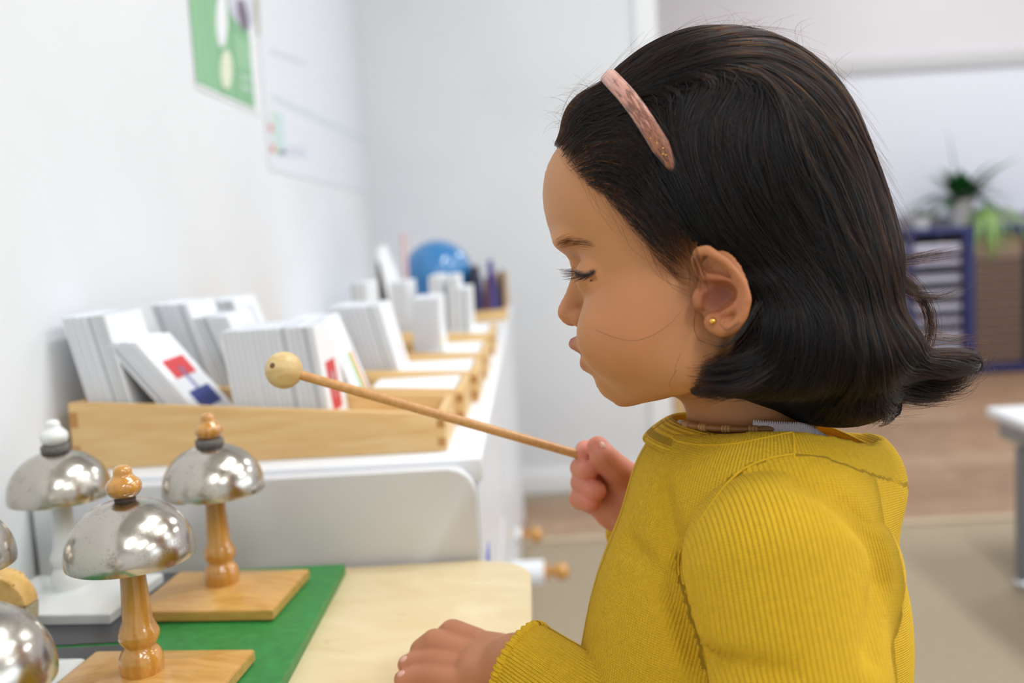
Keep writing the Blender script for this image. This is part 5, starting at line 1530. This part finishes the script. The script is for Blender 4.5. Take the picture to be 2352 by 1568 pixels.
bn = np.cross(tn, gN); bn /= np.linalg.norm(bn, axis=1, keepdims=True)
endf = np.minimum(1, np.minimum(t1, 1-t1)/.16); wd = 19*(.12 + .88*endf); ht = 9*(.3 + .7*endf)
V_ = []; m_ = 12
for i in range(len(fc)):
    sink = -16*(1-endf[i])**2
    for j in range(m_):
        ph = 2*math.pi*j/m_
        V_.append(fc[i] + bn[i]*wd[i]*math.cos(ph) + gN[i]*(ht[i]*math.sin(ph) + sink))
Q_ = np.array([(i*m_+j, (i+1)*m_+j, (i+1)*m_+(j+1) % m_, i*m_+(j+1) % m_) for i in range(len(fc)-1) for j in range(m_)])
hbw = cam2world(from_local(np.array(V_)))
hb = thing('headband', tuple(hbw.mean(0)), 'pink and copper fabric headband with gold flecks in the dark hair', 'headband')
def band_mat():
    m = mat('headband_fabric', (206,150,136), .55, sheen=.3)
    tc = nd(m, 'ShaderNodeTexCoord')
    at = nd(m, 'ShaderNodeAttribute'); at.attribute_name = 'down'
    a2 = nd(m, 'ShaderNodeAttribute'); a2.attribute_name = 'across'
    cb_ = nd(m, 'ShaderNodeCombineXYZ'); mu = nd(m, 'ShaderNodeMath'); mu.operation = 'MULTIPLY'; mu.inputs[1].default_value = 9
    lk(m, at.outputs['Fac'], mu.inputs[0]); lk(m, mu.outputs[0], cb_.inputs[0]); mu2 = nd(m, 'ShaderNodeMath'); mu2.operation = 'MULTIPLY'; mu2.inputs[1].default_value = 3.0
    lk(m, a2.outputs['Fac'], mu2.inputs[0]); lk(m, mu2.outputs[0], cb_.inputs[1])
    nz = nd(m, 'ShaderNodeTexNoise'); nz.inputs['Scale'].default_value = 1.0; nz.inputs['Detail'].default_value = 6; lk(m, cb_.outputs[0], nz.inputs['Vector'])
    s = nd(m, 'ShaderNodeMath'); s.operation = 'MULTIPLY_ADD'; s.inputs[1].default_value = .55; lk(m, at.outputs['Fac'], s.inputs[0]); lk(m, nz.outputs['Fac'], s.inputs[2])
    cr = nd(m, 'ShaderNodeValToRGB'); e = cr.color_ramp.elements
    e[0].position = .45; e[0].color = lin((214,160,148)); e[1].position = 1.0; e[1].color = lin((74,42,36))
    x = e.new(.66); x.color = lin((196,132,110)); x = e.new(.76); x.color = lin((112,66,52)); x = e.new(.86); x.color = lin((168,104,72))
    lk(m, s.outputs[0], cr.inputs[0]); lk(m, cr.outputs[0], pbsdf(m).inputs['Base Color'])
    n2 = nd(m, 'ShaderNodeTexNoise'); n2.inputs['Scale'].default_value = 900; lk(m, tc.outputs['Object'], n2.inputs['Vector'])
    bp = nd(m, 'ShaderNodeBump'); bp.inputs['Strength'].default_value = .5; bp.inputs['Distance'].default_value = .0006; lk(m, n2.outputs['Fac'], bp.inputs['Height']); lk(m, bp.outputs[0], pbsdf(m).inputs['Normal'])
    return m
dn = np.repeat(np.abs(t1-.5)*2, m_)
ac_ = np.tile(np.cos(np.linspace(0, 2*math.pi, m_, endpoint=False)), len(fc))
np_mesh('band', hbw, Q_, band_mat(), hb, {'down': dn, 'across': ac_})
for k, i in enumerate([96, 99, 102, 104, 105]):
    c = fc[i] + gN[i]*(ht[i]*.9 - 16*(1-endf[i])**2) + bn[i]*wd[i]*[.4,.1,-.2,.2,-.1][k]
    bm = bmesh.new(); bmesh.ops.create_uvsphere(bm, u_segments=8, v_segments=6, radius=.0005, matrix=Matrix.Translation(Vector(cam2world(from_local(c[None])[0])))); bm_obj('gold_fleck', bm, GOLD, hb, True, 180)
print('end', time.process_time())
